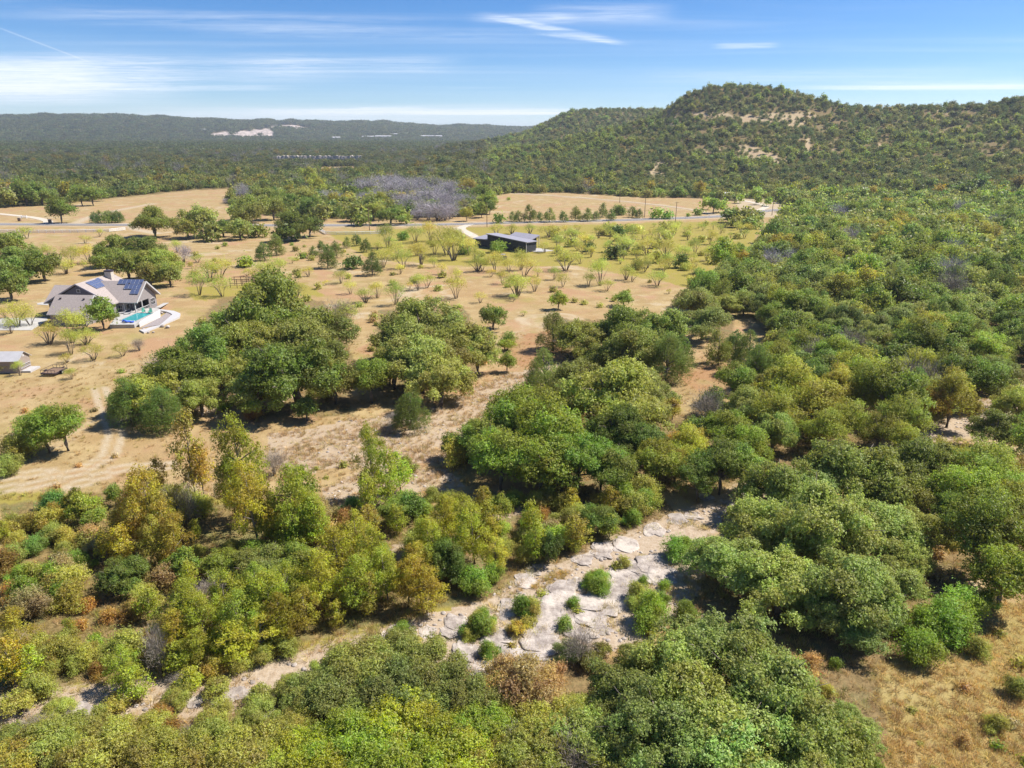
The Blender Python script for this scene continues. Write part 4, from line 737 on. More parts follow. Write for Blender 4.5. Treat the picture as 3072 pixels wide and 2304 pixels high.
def trunk_mesh(kind, seed, C, m, sides=6, limbs=12):
    g = np.random.default_rng(seed * 13 + 5); K = KINDS[kind]; mb = MB(); cen = [c for c, _ in C]
    if kind in ('mes', 'shr', 'dead', 'low'):
        if kind == 'mes': limbs = 6 + 2 * (seed % 4)
        stems = {'mes': 2 + seed % 4, 'shr': 5, 'dead': 6, 'low': 6}[kind]; th = {'mes': 0.011 + 0.006 * (seed % 3), 'shr': 0.012, 'dead': 0.018, 'low': 0.014}[kind]
        for i in range(limbs):
            c = cen[int(g.integers(len(cen)))]; a0 = math.atan2(c[1], c[0]); b = np.array([math.cos(a0), math.sin(a0), 0]) * 0.03
            k = 1 if i < stems else 0.55; mid = b + (c - b) * np.array([0.38, 0.38, 0.55]) + g.normal(size=3) * 0.02
            mb.tube([b + np.array([0, 0, -0.03]), mid, c], [th * k, th * 0.75 * k, th * 0.22 * k], 5)
    else:
        th = {'oak': 0.036, 'jun': 0.03, 'syc': 0.024, 'elm': 0.03, 'grn': 0.03}[kind]; fork = {'oak': 0.20, 'jun': 0.3, 'syc': 0.5, 'elm': 0.30, 'grn': 0.28}[kind]
        top = np.array([g.normal() * 0.02, g.normal() * 0.02, fork]); mb.tube([(0, 0, -0.04), (0.004, 0, fork * 0.5), top], [th * 1.25, th, th * 0.85], sides + 1)
        if kind in ('syc', 'jun'):
            tt = top + np.array([g.normal() * 0.03, g.normal() * 0.03, K['h'] * 0.86 - fork]); mb.tube([top, (top + tt) / 2 + g.normal(size=3) * 0.015, tt], [th * 0.85, th * 0.55, th * 0.12], sides)
        order = g.permutation(len(cen))[:limbs]
        for i in order:
            c = cen[i]; st = top * 1.0
            if kind in ('syc', 'jun'): st = np.array([top[0], top[1], max(fork * 0.6, c[2] - 0.16)])
            mid = st + (c - st) * 0.5 + np.array([0, 0, 0.05 if kind == 'oak' else 0.0]) + g.normal(size=3) * 0.025
            mb.tube([st, mid, c], [th * 0.5, th * 0.3, th * 0.08], 5)
    if kind in ('oak', 'elm', 'grn', 'jun'):                      # a few bare twigs that stick out of the crown
        for i in g.permutation(len(cen))[:9]:
            c = cen[i]; o = unit(c - np.array([0, 0, K['h'] * 0.4])); e = c + o * g.uniform(0.08, 0.17) + g.normal(size=3) * 0.03; mb.tube([c * 0.9, (c + e) / 2 + g.normal(size=3) * 0.012, e], [0.006, 0.004, 0.0015], 4)
    return mb.mesh(kind + '_trunk', m, True)
LOD = {0: (30000, 0.0098), 1: (7000, 0.0190), 2: (2100, 0.0345)}
NVAR = {'oak': 3, 'syc': 3, 'grn': 2, 'elm': 2, 'shr': 2, 'low': 2, 'jun': 2, 'mes': 2, 'dead': 2}
PROTO = {}
def proto(kind, lod, var):
    k = (kind, lod, var)
    if k not in PROTO:
        n, ls = LOD[lod if kind != 'dead' else 1]; mlf = (M_TWIG if lod == 2 else M_TWIGN) if kind == 'dead' else M_LEAF
        cm, C = crown_mesh(kind, var * 3 + lod * 17 + 1, n, ls, mlf); PROTO[k] = (cm, trunk_mesh(kind, var + lod, C, M_BARKPALE if kind in ('mes', 'syc', 'dead', 'shr') else M_BARK, 6, 14 if lod < 2 else 7))
    return PROTO[k]

# ------------------------------------------------------------------ plants: where each one stands
TREES = []   # kind, x, y, z, width, height, tint, zone-independent label words
TINT = {'oak': [(0.110, 0.132, 0.049), (0.124, 0.136, 0.061), (0.094, 0.126, 0.041), (0.130, 0.144, 0.055)], 'jun': [(0.066, 0.100, 0.036), (0.080, 0.106, 0.034), (0.100, 0.118, 0.040)],
        'mes': [(0.225, 0.225, 0.072), (0.250, 0.235, 0.075), (0.185, 0.210, 0.068)], 'syc': [(0.168, 0.180, 0.030), (0.198, 0.182, 0.032), (0.138, 0.162, 0.030)],
        'elm': [(0.180, 0.178, 0.040), (0.205, 0.178, 0.040), (0.150, 0.165, 0.040)], 'grn': [(0.100, 0.136, 0.036), (0.118, 0.146, 0.038), (0.092, 0.122, 0.038)],
        'dead': [(0.4, 0.36, 0.34)], 'shr': [(0.150, 0.165, 0.045), (0.130, 0.165, 0.040), (0.190, 0.180, 0.055)], 'low': [(0.145, 0.172, 0.034)]}
CODE = {'O': ('oak', None), 'J': ('jun', None), 'M': ('mes', None), 'S': ('syc', None), 'Y': ('elm', None), 'G': ('grn', None), 'D': ('dead', None), 'B': ('shr', (0.110, 0.160, 0.036)), 'V': ('shr', (0.175, 0.175, 0.062)),
        'R': ('shr', (0.180, 0.122, 0.050)), 'W': ('shr', (0.225, 0.165, 0.110)), 'L': ('low', None), 'SY': ('syc', (0.205, 0.172, 0.038)), 'SD': ('syc', (0.230, 0.205, 0.070)), 'OD': ('oak', (0.070, 0.096, 0.034)), 'OG': ('oak', (0.152, 0.176, 0.080)), 'GB': ('grn', (0.125, 0.162, 0.036)),
        'T': ('shr', (0.075, 0.140, 0.060)), 'VG': ('oak', (0.150, 0.160, 0.070)), 'VL': ('low', (0.165, 0.165, 0.060)), 'LG': ('low', (0.118, 0.128, 0.058))}
def jitter(t, g=rng, s=0.14):
    t = (t[0] * 2.42, t[1] * 2.58, t[2] * 1.25); k = 1 + g.normal() * s; h = g.normal() * s * 0.5; return (max(0.01, t[0] * k * (1 + h)), max(0.01, t[1] * k), max(0.008, t[2] * k * (1 - h)))
def add_tree(kind, x, y, w, h, tint, code, manual=True):
    TREES.append(dict(kind=kind, x=float(x), y=float(y), z=gz(x, y), w=float(w), h=float(h), tint=tint, code=code, manual=manual, size=float(w / max(20, math.hypot(x, y)))))
def T(v, code, *items):
    """each item: crown-centre pixel x, y, crown width in pixels [, height factor]"""
    kind, tint = CODE[code]; K = KINDS[kind]; s = VIEWS[v][2]
    for it in items:
        cx, cy_, w = it[:3]; hf = it[3] if len(it) > 3 else 1.0
        if v in ('A1', 'A2', 'A4'): w *= {'syc': 1.42, 'shr': 1.25}.get(kind, 1.25); hf *= {'syc': 1.08}.get(kind, 1.0)
        if v == 'Z4' and kind == 'dead': hf *= 0.66
        if kind == 'mes': w *= rng.uniform(0.74, 1.12); hf *= rng.uniform(0.7, 1.2)
        d = ray(*S(v, cx, cy_)); ts = np.geomspace(20, 1400, 260); ww = w / s * ts / FOC; hh = ww * K['h'] * hf
        q = CAM_H + ts * d[2] - ground(ts * d[0], ts * d[1]) - K['cf'] * hh; i = int(np.argmax(q < 0)); i = max(i, 1)
        f = q[i - 1] / (q[i - 1] - q[i]); t = ts[i - 1] + f * (ts[i] - ts[i - 1]); wm = w / s * t / FOC
        base = tint or TINT[kind][int(rng.integers(len(TINT[kind])))]
        add_tree(kind, d[0] * t, d[1] * t, wm * 1.08, wm * K['h'] * hf * 1.04, jitter(base), code)
# --- field, road verge and far pasture
T('Z4', 'J', (310, 570, 150), (590, 630, 80), (690, 660, 165), (760, 610, 120), (835, 560, 75), (905, 540, 82), (980, 580, 95), (1020, 715, 165), (225, 625, 130), (650, 585, 80))
T('Z4', 'B', (90, 700, 95), (505, 655, 60), (1260, 500, 110), (1700, 600, 120), (915, 1190, 45), (2030, 1260, 130), (430, 570, 30), (1950, 580, 140))
T('Z4', 'OD', (885, 700, 140), (450, 430, 290), (560, 440, 200), (400, 480, 180), (1915, 1085, 225, 1.35))
T('Z4', 'O', (120, 310, 270), (290, 300, 230), (500, 210, 260), (650, 330, 160), (560, 290, 190), (380, 230, 240), (40, 330, 160), (240, 200, 220), (900, 330, 180), (1030, 310, 210), (1160, 340, 220), (1250, 370, 130), (960, 370, 160), (90, 460, 140), (190, 470, 130), (30, 430, 130))
T('Z4', 'D', (720, 230, 150), (790, 240, 120), (660, 215, 110), (1000, 150, 190), (1100, 130, 190), (1150, 180, 200), (1250, 150, 190), (1300, 180, 210), (1400, 160, 190), (1450, 220, 230), (1550, 240, 220), (1650, 260, 190), (1400, 310, 190), (1500, 330, 210), (1360, 350, 130), (1230, 240, 170), (1600, 330, 170), (1060, 220, 160), (1340, 250, 180), (1500, 180, 160), (1620, 190, 160), (950, 140, 130), (1440, 350, 130), (1560, 360, 120), (1700, 200, 170), (1680, 300, 150), (1740, 260, 150), (880, 170, 130), (1200, 120, 160), (1350, 130, 160), (1500, 130, 150), (1600, 150, 150))
T('Z4', 'G', (1830, 190, 150), (1880, 240, 140), (1830, 310, 120), (1890, 290, 110))
T('Z4', 'Y', (1720, 150, 170), (1720, 340, 110), (620, 140, 150), (560, 60, 150))
T('Z4', 'M', (215, 740, 190), (310, 710, 160), (430, 680, 90), (550, 760, 120), (685, 850, 70), (790, 790, 130), (860, 870, 150), (970, 930, 175), (1060, 890, 160), (1190, 900, 180), (1360, 830, 150), (1425, 820, 115), (1640, 850, 180), (1650, 780, 150), (2090, 850, 250), (1820, 950, 120), (455, 890, 185), (200, 920, 210, 0.7), (820, 1055, 280), (1480, 690, 110), (1800, 690, 140), (1930, 650, 130), (1130, 480, 180), (1340, 470, 160), (1450, 450, 170), (1570, 500, 250), (1620, 560, 190), (1480, 560, 180), (1350, 590, 150), (1200, 590, 180), (1100, 640, 190), (1250, 650, 150), (1380, 620, 160), (1060, 570, 130), (1230, 740, 110), (1150, 540, 140), (1540, 740, 110), (1740, 560, 130), (1900, 770, 120), (2120, 660, 200), (100, 770, 80))
T('Z4', 'L', (2010, 1325, 150), (120, 905, 150))
T('Z5', 'M', (340, 760, 210), (450, 750, 110), (660, 590, 200), (580, 690, 120), (640, 730, 100), (890, 670, 190), (810, 730, 130), (930, 770, 120), (1060, 680, 140), (1100, 710, 100), (1270, 720, 160), (1310, 660, 90), (1505, 670, 110), (1345, 820, 50), (700, 430, 130), (740, 510, 120), (880, 420, 120), (600, 480, 140), (1050, 500, 160), (1200, 500, 150), (1320, 520, 170), (1450, 560, 150), (1520, 510, 130), (1600, 560, 110), (1620, 450, 130), (1700, 480, 110), (1280, 430, 150), (1380, 400, 130), (1100, 420, 150), (960, 400, 130), (1180, 640, 110), (820, 540, 100), (1340, 600, 120), (380, 640, 200), (280, 640, 150), (240, 710, 130), (470, 690, 100), (100, 640, 150), (190, 610, 140), (60, 570, 120), (520, 520, 120), (420, 400, 130), (300, 400, 130), (550, 410, 150), (200, 400, 120), (1480, 740, 90))
T('Z5', 'GB', (1045, 870, 140, 0.8), (610, 880, 130, 1.0))
T('Z5', 'OD', (1420, 620, 100, 1.3), (990, 560, 130), (1000, 420, 100))
T('Z5', 'J', (300, 330, 60), (420, 310, 110), (350, 330, 70), (550, 320, 90), (490, 330, 60), (640, 330, 70), (720, 310, 90), (800, 320, 80), (860, 325, 60), (900, 290, 85), (1100, 300, 70), (960, 320, 70), (1150, 310, 60))
T('Z5', 'B', (215, 345, 80), (1010, 280, 110), (1260, 310, 90), (1540, 300, 60), (1330, 320, 70), (930, 870, 16), (280, 212, 26), (1470, 320, 30))
T('Z5', 'O', (1760, 320, 130), (1850, 320, 150), (1930, 330, 110), (1800, 360, 110), (1900, 370, 110), (2080, 370, 120), (2160, 360, 130), (2170, 320, 110))
T('Z5', 'GB', (1640, 250, 110), (1590, 240, 80), (2010, 230, 60), (1820, 210, 60), (1700, 260, 80), (1930, 220, 60))
# --- round the grey house and the near field
T('Z3', 'O', (30, 215, 180), (175, 180, 240), (285, 185, 220), (1085, 360, 350), (1420, 390, 280), (1330, 440, 190), (1580, 420, 200), (1700, 440, 200), (1760, 330, 240), (1500, 460, 170), (60, 540, 300), (150, 620, 330), (300, 710, 270), (40, 730, 300), (800, 590, 300), (1000, 570, 350), (1130, 670, 330), (900, 690, 290), (1200, 760, 230), (750, 680, 210), (1060, 760, 230))
T('Z3', 'OD', (60, 850, 270), (180, 730, 200))
T('Z3', 'G', (570, 190, 160), (650, 200, 140), (420, 300, 170, 1.1), (700, 195, 90))
T('Z3', 'J', (672, 362, 75), (710, 355, 80), (750, 360, 80), (790, 355, 80), (830, 355, 80), (852, 362, 65))
T('Z3', 'M', (180, 450, 115), (600, 505, 115), (700, 460, 80), (330, 590, 170), (490, 605, 190), (620, 600, 190), (460, 690, 150), (600, 690, 100), (1400, 640, 130), (1360, 690, 70), (1550, 690, 210), (1480, 720, 200), (1400, 790, 170), (1570, 815, 150), (1800, 760, 100), (1250, 550, 130), (100, 1010, 230), (200, 1050, 200), (60, 1110, 160), (480, 1095, 270), (330, 1160, 220), (480, 1215, 230), (600, 1190, 160), (650, 1290, 170), (860, 1280, 175), (500, 1460, 130), (470, 1350, 130), (130, 1415, 150), (40, 1420, 130), (590, 1090, 150), (30, 1030, 150))
T('Z3', 'G', (715, 1030, 230, 1.05))
T('Z3', 'B', (1750, 680, 95), (860, 1450, 45), (1600, 550, 40))
T('Z3', 'D', (1300, 620, 120), (985, 1265, 95))
T('F', 'O', (580, 680, 235), (500, 705, 160), (640, 800, 235), (690, 705, 150), (440, 765, 175), (380, 795, 180), (325, 835, 165), (480, 800, 150), (720, 820, 140), (430, 855, 120), (560, 840, 150), (545, 750, 170), (620, 740, 180), (700, 770, 120))
T('F', 'J', (280, 868, 105), (350, 880, 100), (890, 885, 88), (1195, 715, 85), (1440, 770, 105), (1475, 760, 75), (1555, 752, 75), (1618, 762, 95), (1180, 812, 115), (1590, 745, 60))
T('F', 'VG', (880, 725, 170), (930, 705, 190), (995, 745, 165), (850, 790, 135), (950, 815, 170), (1032, 765, 110), (910, 780, 190))
T('F', 'D', (390, 862, 60), (1530, 885, 80), (345, 800, 70), (860, 905, 50, 0.6), (735, 680, 60))
T('F', 'G', (800, 815, 110), (840, 790, 80), (135, 915, 120), (95, 925, 110), (660, 880, 60), (1095, 780, 40, 1.2))
T('F', 'O', (1260, 725, 135), (1340, 712, 150), (1420, 718, 150), (1370, 755, 140), (1300, 762, 125), (1520, 690, 115), (1500, 650, 110), (1320, 850, 235), (1400, 885, 150), (1250, 830, 150), (1390, 820, 150), (1385, 960, 130), (1330, 930, 160))
T('F', 'GB', (1110, 900, 160), (1180, 925, 180), (1250, 990, 150), (1300, 1000, 130), (1210, 960, 120), (1150, 880, 130), (1580, 930, 110), (1610, 960, 110))
T('F', 'G', (1080, 985, 150), (1050, 950, 120), (1330, 1015, 120), (1420, 990, 110), (1170, 1000, 150), (1560, 1000, 140), (1510, 1030, 110), (1860, 800, 125), (2120, 820, 120), (1600, 1010, 120))
T('F', 'Y', (1700, 830, 150), (1760, 870, 130), (1680, 890, 120), (1810, 830, 110), (1480, 960, 110), (1460, 1000, 90), (2060, 850, 110, 1.3), (1960, 895, 130), (1900, 930, 100), (1780, 925, 110), (2050, 985, 120), (2140, 1010, 150), (2200, 1020, 100), (1830, 900, 110), (1960, 950, 100), (2010, 870, 100))
T('F', 'O', (2170, 930, 130), (2200, 880, 110), (1780, 790, 130), (1700, 1060, 200), (1850, 1025, 220), (1990, 1005, 180), (1920, 1050, 190))
T('F', 'OG', (1650, 1130, 215), (1770, 1150, 260), (1900, 1130, 210), (1580, 1205, 180), (1690, 1250, 235), (1830, 1265, 235), (1930, 1240, 175), (1980, 1130, 150), (1860, 1335, 160), (1750, 1080, 200), (1960, 1200, 130), (1780, 1310, 150))
T('F', 'G', (2130, 1150, 190, 1.15), (2175, 1240, 160), (2090, 1065, 150), (2190, 1085, 120), (2060, 1110, 110))
T('F', 'B', (2045, 1330, 140), (1990, 1390, 110), (2080, 1300, 110), (1930, 1330, 110), (2000, 1340, 110), (2140, 1290, 60))
T('F', 'OG', (1560, 1390, 265), (1450, 1445, 230), (1645, 1470, 285), (1520, 1535, 285), (1700, 1565, 260), (1400, 1560, 240), (1600, 1620, 285), (1790, 1620, 235), (1840, 1570, 130), (1720, 1660, 220), (1480, 1660, 220))
T('F', 'O', (1340, 1490, 175), (1380, 1430, 130), (1340, 1540, 130))
T('F', 'LG', (780, 1450, 170), (860, 1420, 150), (930, 1450, 170), (990, 1500, 170), (720, 1500, 160), (850, 1500, 180), (1050, 1510, 130), (660, 1500, 120), (930, 1520, 150), (780, 1520, 140))
T('F', 'L', (870, 1575, 190), (750, 1605, 190), (1030, 1590, 170), (950, 1620, 190), (830, 1640, 200), (640, 1640, 150), (900, 1660, 180), (1085, 1565, 100), (700, 1640, 160), (1010, 1645, 170), (950, 1570, 130))
T('F', 'W', (1130, 1465, 150), (1175, 1500, 110), (1090, 1450, 110), (1080, 1490, 110), (1190, 1460, 90))
T('F', 'VL', (1180, 1580, 170), (1260, 1610, 200), (1150, 1640, 190), (1320, 1640, 180), (1250, 1550, 130), (1050, 1650, 150))
T('F', 'VL', (90, 1620, 160), (210, 1645, 190), (330, 1640, 170), (455, 1610, 150), (520, 1640, 170), (600, 1600, 120), (40, 1650, 150), (400, 1655, 160), (560, 1660, 150), (650, 1560, 90), (330, 1575, 110), (180, 1575, 110), (470, 1550, 100), (250, 1600, 120), (80, 1580, 90), (560, 1545, 90), (20, 1600, 100), (130, 1535, 80), (40, 1520, 80), (250, 1525, 70), (390, 1500, 80), (470, 1490, 70), (620, 1490, 80), (700, 1450, 80), (560, 1505, 60), (760, 1420, 70))
T('F', 'R', (330, 1545, 80), (360, 1580, 80), (545, 890, 50), (1110, 1350, 45), (320, 1380, 60))
T('F', 'D', (1250, 1400, 70, 1.2), (1230, 1640, 120), (1700, 1590, 110), (400, 1100, 70, 1.6), (590, 1000, 60), (450, 1275, 60), (1130, 1600, 80))
# --- tall yellowing trees along the creek
T('A1', 'S', (1545, 620, 260, 1.4), (1490, 760, 170, 1.2), (1640, 860, 230, 1.25), (1880, 850, 220, 1.15), (2020, 980, 170, 1.0), (1760, 960, 170, 1.0), (1950, 760, 150, 0.9))
T('A1', 'SD', (1215, 520, 150, 1.8), (1290, 640, 120, 1.4), (1150, 900, 120, 1.3))
T('A1', 'SY', (960, 870, 230, 1.15), (860, 960, 180, 1.0), (1060, 960, 170, 1.1), (1110, 1110, 190, 0.9), (1000, 1120, 170, 1.0), (1000, 720, 120, 1.1), (740, 1050, 130, 0.9))
T('A1', 'OD', (790, 1290, 280, 1.25), (720, 1400, 180, 1.1))
T('A1', 'T', (330, 880, 170, 1.2), (400, 930, 110), (215, 1150, 150), (270, 1110, 100))
T('A1', 'G', (550, 900, 160, 1.2), (740, 820, 110, 1.3), (610, 980, 130), (480, 860, 110, 1.4))
T('A1', 'V', (300, 980, 190), (180, 980, 150), (450, 1080, 160), (350, 1070, 150), (90, 1200, 150), (560, 1120, 120), (420, 1180, 130), (50, 1050, 130), (1260, 1180, 120), (1350, 1260, 130))
T('A1', 'B', (350, 1330, 210), (200, 1420, 220), (560, 1250, 130), (90, 1330, 140), (480, 1240, 140), (380, 1440, 160), (160, 1310, 130))
T('A4', 'S', (1180, 240, 190, 0.95), (1120, 420, 170), (1430, 190, 210), (1330, 330, 190), (1530, 340, 210), (1700, 230, 220), (1640, 110, 180, 0.9), (1850, 120, 200, 0.9), (1480, 480, 190, 0.8), (1280, 500, 170, 0.8), (1660, 430, 180, 0.8), (1820, 330, 190, 0.9), (1960, 260, 170, 0.9), (1150, 570, 150, 0.7), (90, 430, 180, 1.0), (60, 600, 170), (180, 620, 150, 0.8), (790, 640, 180, 0.8), (870, 760, 150, 0.7), (1230, 720, 120, 0.7))
T('A4', 'V', (300, 540, 190), (430, 480, 170), (560, 560, 180), (480, 620, 150), (680, 560, 150), (1380, 640, 170), (1540, 600, 160), (1700, 560, 150), (1850, 500, 170), (330, 650, 130), (250, 460, 120))
T('A4', 'R', (850, 260, 140), (700, 310, 110), (500, 370, 110), (80, 200, 120), (570, 240, 100), (650, 650, 120), (60, 130, 110), (1540, 30, 90), (820, 330, 90), (120, 300, 90))
T('A4', 'D', (1010, 560, 130, 2.1), (1170, 720, 100, 0.7), (250, 1060, 150, 1.1), (1240, 1060, 80, 1.1))
T('A2', 'S', (440, 660, 150, 1.45), (530, 740, 130, 1.3), (600, 720, 120, 1.0), (420, 850, 130, 1.0), (90, 1020, 130, 1.2), (330, 1130, 190), (420, 1240, 190), (230, 1240, 190), (130, 1370, 190), (320, 1370, 180), (520, 1330, 170), (640, 1380, 180, 0.9), (760, 1430, 180, 0.8), (860, 1010, 160), (960, 990, 150, 0.9), (1050, 1090, 180), (780, 1130, 160, 0.9), (1130, 1010, 130, 0.8), (1180, 1220, 140, 0.8), (700, 1260, 150, 0.8))
T('A2', 'OD', (880, 1240, 230, 1.35), (980, 1330, 180, 1.1), (1500, 1190, 140, 1.5))
T('A2', 'B', (640, 900, 140), (560, 930, 120), (720, 950, 130), (1200, 1060, 120), (1380, 1000, 130), (2000, 1000, 110, 1.2), (1760, 1390, 110))
T('A2', 'V', (660, 680, 120), (1230, 1170, 140), (1330, 1110, 130), (1650, 1140, 130), (1600, 920, 160), (1500, 870, 150), (1680, 980, 140), (1820, 900, 130), (1950, 940, 110), (1430, 900, 130), (1140, 880, 120), (900, 900, 130), (820, 860, 110), (1560, 1010, 120), (1300, 880, 110), (400, 1000, 110), (250, 990, 100))
T('A2', 'G', (1800, 1010, 170), (1870, 1050, 130), (1720, 1060, 110))
T('A2', 'T', (320, 920, 100), (270, 950, 80), (1270, 560, 90), (1400, 600, 90))
T('F', 'O', (560, 1210, 150), (490, 1205, 120), (630, 1215, 130), (590, 1260, 120))
T('F', 'V', (40, 960, 90), (20, 1000, 70), (70, 905, 90), (2120, 1390, 70), (2150, 1560, 60), (2200, 1480, 70), (1400, 1050, 100), (80, 1480, 90))
T('F', 'B', (1300, 1260, 60), (1290, 1240, 55), (1410, 1295, 90, 1.3), (1400, 1330, 80), (1140, 1300, 70), (1025, 1345, 80), (1050, 1330, 60), (1460, 1180, 75), (1490, 1170, 50), (1220, 1345, 40), (1240, 1300, 35), (1390, 1080, 80), (1340, 1060, 90), (1060, 1400, 60), (870, 1360, 60), (1480, 1310, 70), (2060, 1380, 60))

T('A5', 'V', (1230, 470, 170, 1.1), (1210, 560, 120), (880, 560, 180, 1.1), (960, 600, 130), (840, 640, 130), (970, 750, 110), (1660, 270, 130), (1690, 320, 100), (1830, 180, 110), (1500, 460, 70), (1530, 500, 60), (1450, 580, 100), (1940, 360, 170, 1.3), (1890, 440, 130), (1960, 540, 150), (1300, 380, 60), (1100, 720, 60), (1780, 200, 70), (620, 700, 110), (480, 700, 100), (230, 700, 120))
T('A5', 'Y', (1140, 610, 120, 0.9), (2010, 620, 110, 0.8))
T('A5', 'LG', (1480, 770, 210), (1600, 830, 190), (1690, 760, 150), (1420, 840, 120), (620, 760, 150), (400, 740, 160), (200, 840, 170))
T('A5', 'B', (2080, 420, 130, 1.2), (2100, 330, 100), (1960, 300, 90))
def scatter(spacing, r0, r1, a0, a1, seed, jit=0.42):
    g = np.random.default_rng(seed); out = []; r = r0
    while r < r1:
        s = spacing(r); n = max(1, int((a1 - a0) * r / s)); a = a0 + (np.arange(n) + 0.5 + g.uniform(-jit, jit, n)) * (a1 - a0) / n; rr = r + g.uniform(-jit, jit, n) * s
        out.append(np.stack([rr * np.sin(a), rr * np.cos(a)], -1)); r += s * 0.9
    return np.concatenate(out)
def clear_of(x, y, lines=((ROAD_W, 7), (LANE_W, 4))):
    m = np.ones(len(x), bool)
    for l, d in lines: m &= seg_dist(x, y, l) > d
    for t in TRACKS_W: m &= seg_dist(x, y, t) > 3
    return m
def crowd_gap(p, frac):
    """drop scattered plants that would stand inside a placed tree's trunk zone"""
    q = np.array([[t['x'], t['y'], t['w']] for t in TREES]); keep = np.ones(len(p), bool)
    for i in range(0, len(p), 500):
        d = np.hypot(p[i:i + 500, None, 0] - q[None, :, 0], p[i:i + 500, None, 1] - q[None, :, 1]); keep[i:i + 500] = (d > q[None, :, 2] * frac).all(1)
    return p[keep]
def fill(poly, spacing, r0, r1, mixk, wr, seed, frac=0.35, hf=(0.85, 1.15), avoid=()):
    g = np.random.default_rng(seed + 1); p = scatter(spacing, r0, r1, R(-46), R(46), seed); z = ground(p[:, 0], p[:, 1]); px, py = proj(p[:, 0], p[:, 1], z)
    p = p[inpoly(px, py, poly) & clear_of(p[:, 0], p[:, 1]) & ~any_in(px, py, avoid)]; p = crowd_gap(p, frac)
    ks = list(mixk); pr = np.array([mixk[k] for k in ks], float); pr /= pr.sum(); patch = vnoise(p[:, 0] / 22, p[:, 1] / 22, seed)
    for (x, y), pn in zip(p, patch):
        code = ks[int(g.choice(len(ks), p=pr))]
        if pn > 0.80 and 'Y' in ks and g.random() < 0.4: code = 'Y'
        kind, tint = CODE[code]; w = g.uniform(*wr) * (0.75 if kind in ('jun', 'syc') else 1)
        base = tint or TINT[kind][int(g.integers(len(TINT[kind])))]; add_tree(kind, x, y, w, w * KINDS[kind]['h'] * g.uniform(*hf), jitter(base, g), code, False)
PATH_R = [(2300, 800), (2040, 900), (2040, 950), (2100, 950), (2300, 880)]
fill(RF1, lambda r: 6.0, 90, 520, {'O': 42, 'G': 20, 'Y': 3, 'J': 18, 'OG': 8, 'VG': 7, 'GB': 4, 'D': 2}, (6.5, 11), 21, 0.30, avoid=[PATH_R])
fill([(0, 1100), (250, 1080), (500, 1100), (700, 1110), (950, 1110), (1200, 1080), (1430, 1080), (1240, 1200), (1060, 1280), (820, 1340), (400, 1440), (0, 1490)], lambda r: 3.3, 40, 110, {'V': 36, 'B': 18, 'R': 14, 'W': 20, 'T': 1, 'S': 30, 'SY': 6, 'G': 6}, (1.8, 4.6), 22, 0.24, avoid=Z_ROCK)
fill([(0, 1610), (350, 1570), (700, 1490), (1000, 1450), (1420, 1420), (1500, 1360), (1600, 1180), (1700, 1040), (2040, 960), (2130, 1180), (2060, 1300), (1900, 1440), (1930, 1900), (-100, 1900)], lambda r: 4.2, 30, 110, {'V': 45, 'B': 25, 'W': 24, 'R': 6}, (1.2, 3.0), 23, 0.33, avoid=Z_ROCK)
fill([(960, 1000), (1060, 900), (1200, 870), (1420, 900), (1640, 880), (1640, 1010), (1450, 1070), (1200, 1070)], lambda r: 4.2, 60, 160, {'V': 25, 'B': 25, 'G': 25, 'Y': 20}, (2.5, 5.5), 24, 0.30)
fill([(480, 650), (690, 660), (760, 770), (760, 900), (540, 890), (440, 880), (260, 890), (400, 740)], lambda r: 4.5, 90, 180, {'V': 30, 'B': 30, 'Y': 8}, (1.5, 3.5), 25, 0.30)
fill([(800, 680), (1000, 660), (1050, 780), (1000, 840), (800, 850)], lambda r: 4.5, 90, 180, {'V': 30, 'W': 30}, (1.0, 2.0), 26, 0.25)
fill([(990, 510), (1100, 500), (1560, 484), (1640, 490), (1570, 570), (1450, 600), (1250, 570), (1000, 560)], lambda r: 9.5, 180, 390, {'M': 85, 'V': 40, 'OD': 1}, (2.2, 5.5), 27, 0.42, avoid=[[(1000, 495), (1190, 495), (1190, 562), (1010, 562)]])
fill([(400, 540), (1000, 520), (1100, 600), (1450, 610), (1480, 680), (1100, 700), (760, 690), (420, 640)], lambda r: 13.0, 140, 330, {'V': 60, 'M': 30}, (1.2, 3.0), 28, 0.6)
fill([(0, 850), (220, 830), (260, 900), (540, 910), (900, 930), (980, 1000), (700, 1100), (300, 1060), (0, 1080)], lambda r: 7.5, 60, 150, {'V': 30, 'W': 50, 'R': 14}, (0.5, 1.2), 29, 0.6)
fill([(1900, 1400), (2120, 1300), (2300, 1300), (2300, 1700), (1950, 1700)], lambda r: 3.4, 28, 75, {'V': 40, 'W': 45, 'B': 12}, (0.5, 1.3), 30, 0.5)
fill([(2240, 880), (2500, 780), (3400, 760), (3600, 1250), (2900, 1330), (2300, 1280), (2230, 1200)], lambda r: 6.5, 50, 220, {'O': 40, 'OG': 20, 'G': 22, 'Y': 10, 'J': 12}, (6.5, 10), 31, 0.3)
fill([(-40, 1100), (-40, 1480), (-900, 1650), (-900, 1150)], lambda r: 5.5, 40, 130, {'S': 30, 'G': 20, 'O': 20, 'V': 30}, (3, 6), 32, 0.3)
FARTREES = []
